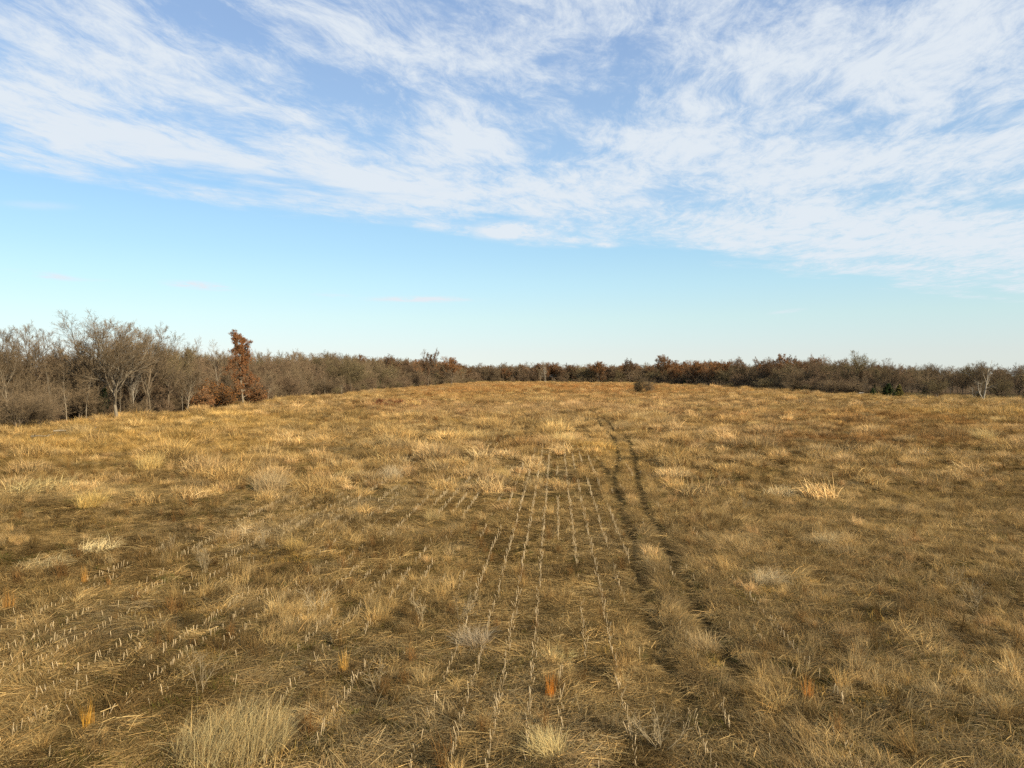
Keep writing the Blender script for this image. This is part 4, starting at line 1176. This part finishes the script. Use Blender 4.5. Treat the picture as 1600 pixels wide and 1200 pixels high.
    P = np.array([(r_[1], r_[2], 0) for r_ in rest]); P[:, 2] = height(P[:, 0], P[:, 1]) - .05
    S = np.array([r_[4] / TREES[str(r_[3])]['H'] for r_ in rest])
    o = scatter('woodland', 'leafless grey brown woodland massed behind the edge trees', 'woodland', c, len(keys), P, rng.uniform(0, 6.28, len(P)), S, None)
    a = o.data.attributes['pick']; a.data.foreach_set('value', np.array([keys.index(str(r_[3])) for r_ in rest], np.int32))
    print('woods', used, 'rest', len(rest))
woods()

def wood_edge_grass():
    n = 900
    y = rng.uniform(196, 275, n); x = edge_r(y) + rng.uniform(-1, 26, n)
    n2 = 700
    x = np.concatenate([x, rng.uniform(-40, 45, n2)]); y = np.concatenate([y, rng.uniform(FAR_Y + 8, FAR_Y + 60, n2)])
    t = lerp(C['straw'] + np.zeros((n + n2, 3)), C['pale'], rng.uniform(0, 1, n + n2))
    c, k = PIECES['mound']
    scatter('wood_edge_grass', 'pale straw grass standing under the trees at the edge of the wood', 'grass', c, k,
            np.stack([x, y, height(x, y)], 1), rng.uniform(0, 6.28, n + n2), rng.uniform(1.2, 2.4, n + n2) * np.where(np.arange(n + n2) < n, 1, 1.6), t)
wood_edge_grass()

# ------------------------------------------------------------------ small single things
def small_things():
    # dead branches lying before the left wood
    M = M_BARK_PALE
    for (px, py, ln, rz, lab) in [(118, 677, 5.5, .25, 'grey fallen branch lying in grass before the left wood'),
                                  (8, 673, 4.0, .5, 'pale fallen log at the far left edge of the field'),
                                  (62, 685, 2.6, -.1, 'small bleached branch lying in the field below the left wood')]:
        x, y = at(px, py)
        parts = []
        k = 7
        P = np.stack([np.linspace(-ln / 2, ln / 2, k), rng.normal(0, .12, k), .28 + .12 * np.sin(np.linspace(0, 3, k)) + rng.normal(0, .03, k)], 1)
        parts.append(tube(P, np.linspace(.13, .03, k), 6))
        for j in range(5):
            a = P[rng.integers(1, k - 1)]
            d = np.array([rng.uniform(.3, 1.0), rng.uniform(-.8, .8), rng.uniform(-.05, .5)]) * rng.uniform(.8, 1.6)
            parts.append(tube(np.stack([a, a + d * .5 + rng.normal(0, .05, 3), a + d]), [.05, .035, .012], 5))
        V, q4, q3, o0 = [], [], [], 0
        for v, a4, a3 in parts:
            V.append(v); q4.append(a4 + o0); q3.append(a3 + o0); o0 += len(v)
        o = obj('fallen_branch', mesh_np('fallen_branch', np.concatenate(V), [np.concatenate(q4), np.concatenate(q3)], [M], smooth=True))
        o.location = (x, y, float(height(x, y))); o.rotation_euler = (0, 0, rz)
        tag(o, lab, 'branch')
    # two pale stones under the olive tree
    for (px, py, s, lab) in [(1338, 618.0, .75, 'smaller pale stone at the foot of the tall olive tree'), (1346, 617.8, 1.0, 'larger pale stone at the foot of the tall olive tree')]:
        x, y = at(px, py)
        r = np.random.default_rng(int(px))
        nu, nv = 10, 7
        V = []
        for i in range(nv):
            for j in range(nu):
                th, ph = math.pi * i / (nv - 1), 2 * math.pi * j / nu
                q = 1 + .18 * math.sin(2 * ph + px) * math.sin(th) + (r.normal(0, .05) if 0 < i < nv - 1 else 0)
                V.append((s * 1.15 * q * math.sin(th) * math.cos(ph), s * .9 * q * math.sin(th) * math.sin(ph), s * .7 * q * math.cos(th) + s * .45))
        idx = np.arange(nu * nv).reshape(nv, nu); nx = np.roll(idx, -1, 1)
        f = np.stack([idx[:-1], idx[1:], nx[1:], nx[:-1]], -1).reshape(-1, 4)
        o = obj('stone', mesh_np('stone', np.array(V), [f], [M_STONE], smooth=True))
        o.location = (x, y, float(height(x, y)))
        tag(o, lab, 'stone')
    # dead branching weeds one can pick out among the stubble
    mw = blade_material('grey_weed', (.25, .20, .12), .1)
    for i, (px, py, s, lab) in enumerate([(320, 900, 1.25, 'tall pale forked dead weed behind the left stubble rows'), (265, 868, .9, 'dead weed right of the bleached straw heap'),
                                          (409, 862, .9, 'dead weed below the wide sandy straw heap'), (312, 1095, 1.3, 'bushy grey dead weed above the large straw clump'),
                                          (495, 965, 1.2, 'leaning grey dead weed left of the paired stubble rows'), (660, 978, .9, 'dark forked dead weed between two central stubble rows'),
                                          (716, 975, 1.1, 'grey dead weed beside the leaning grey tan clump'), (1484, 930, 1.1, 'thin forked dead weed among the grass on the far right'),
                                          (1530, 965, 1.0, 'thin pale dead weed near the right border'), (1165, 800, 1.0, 'upright dead weed right of the wheel ruts at mid distance'),
                                          (1035, 1180, 1.0, 'long grey dead weed fallen at the bottom right of centre'), (590, 1090, .9, 'thin dead weed right of the slim straw orange tuft')]):
        x, y = at(px, py)
        r = np.random.default_rng(300 + i)
        n0 = 4 if i % 2 else 7
        a = r.uniform(0, 6.28, n0); tl = r.uniform(.05, .5, n0) + (.9 if 'fallen' in lab or 'leaning' in lab else 0) * .6
        D = np.stack([np.sin(tl) * np.cos(a), np.sin(tl) * np.sin(a), np.cos(tl)], 1)
        Ln = r.uniform(.7, 1.05, n0) * s
        P = polylines(r.normal(0, .05, (n0, 3)) * [1, 1, 0], D, Ln, 5, .1, .03, r); Rd = np.full(n0, .009)[:, None] * np.linspace(1, .4, 6)[None]
        v, f = tubes(P, Rd, 4)
        S, D, L2, rp = children(P, Ln, Rd, 8, .25, 1, .6, .15, .45, .3, r)
        Q = polylines(S, D, L2, 3, .12, .05, r)
        v2, f2 = ribbons(Q, np.full(len(Q), .009), r)
        S, D, L3, rp = children(Q, L2, np.full((len(Q), 4), .004), 4, .2, 1, .6, .2, .45, .2, r)
        v3, f3 = ribbons(polylines(S, D, L3, 2, .1, .0, r), np.full(len(S), .007), r)
        V = np.concatenate([v, v2, v3]); f = np.concatenate([f, f2 + len(v), f3 + len(v) + len(v2)])
        o = obj('dead_weed', mesh_np('dead_weed', V, [f], [mw], tone=np.ones(len(V))))
        o.location = (x, y, float(height(x, y)) - .01)
        tag(o, lab, 'dead weed')
small_things()
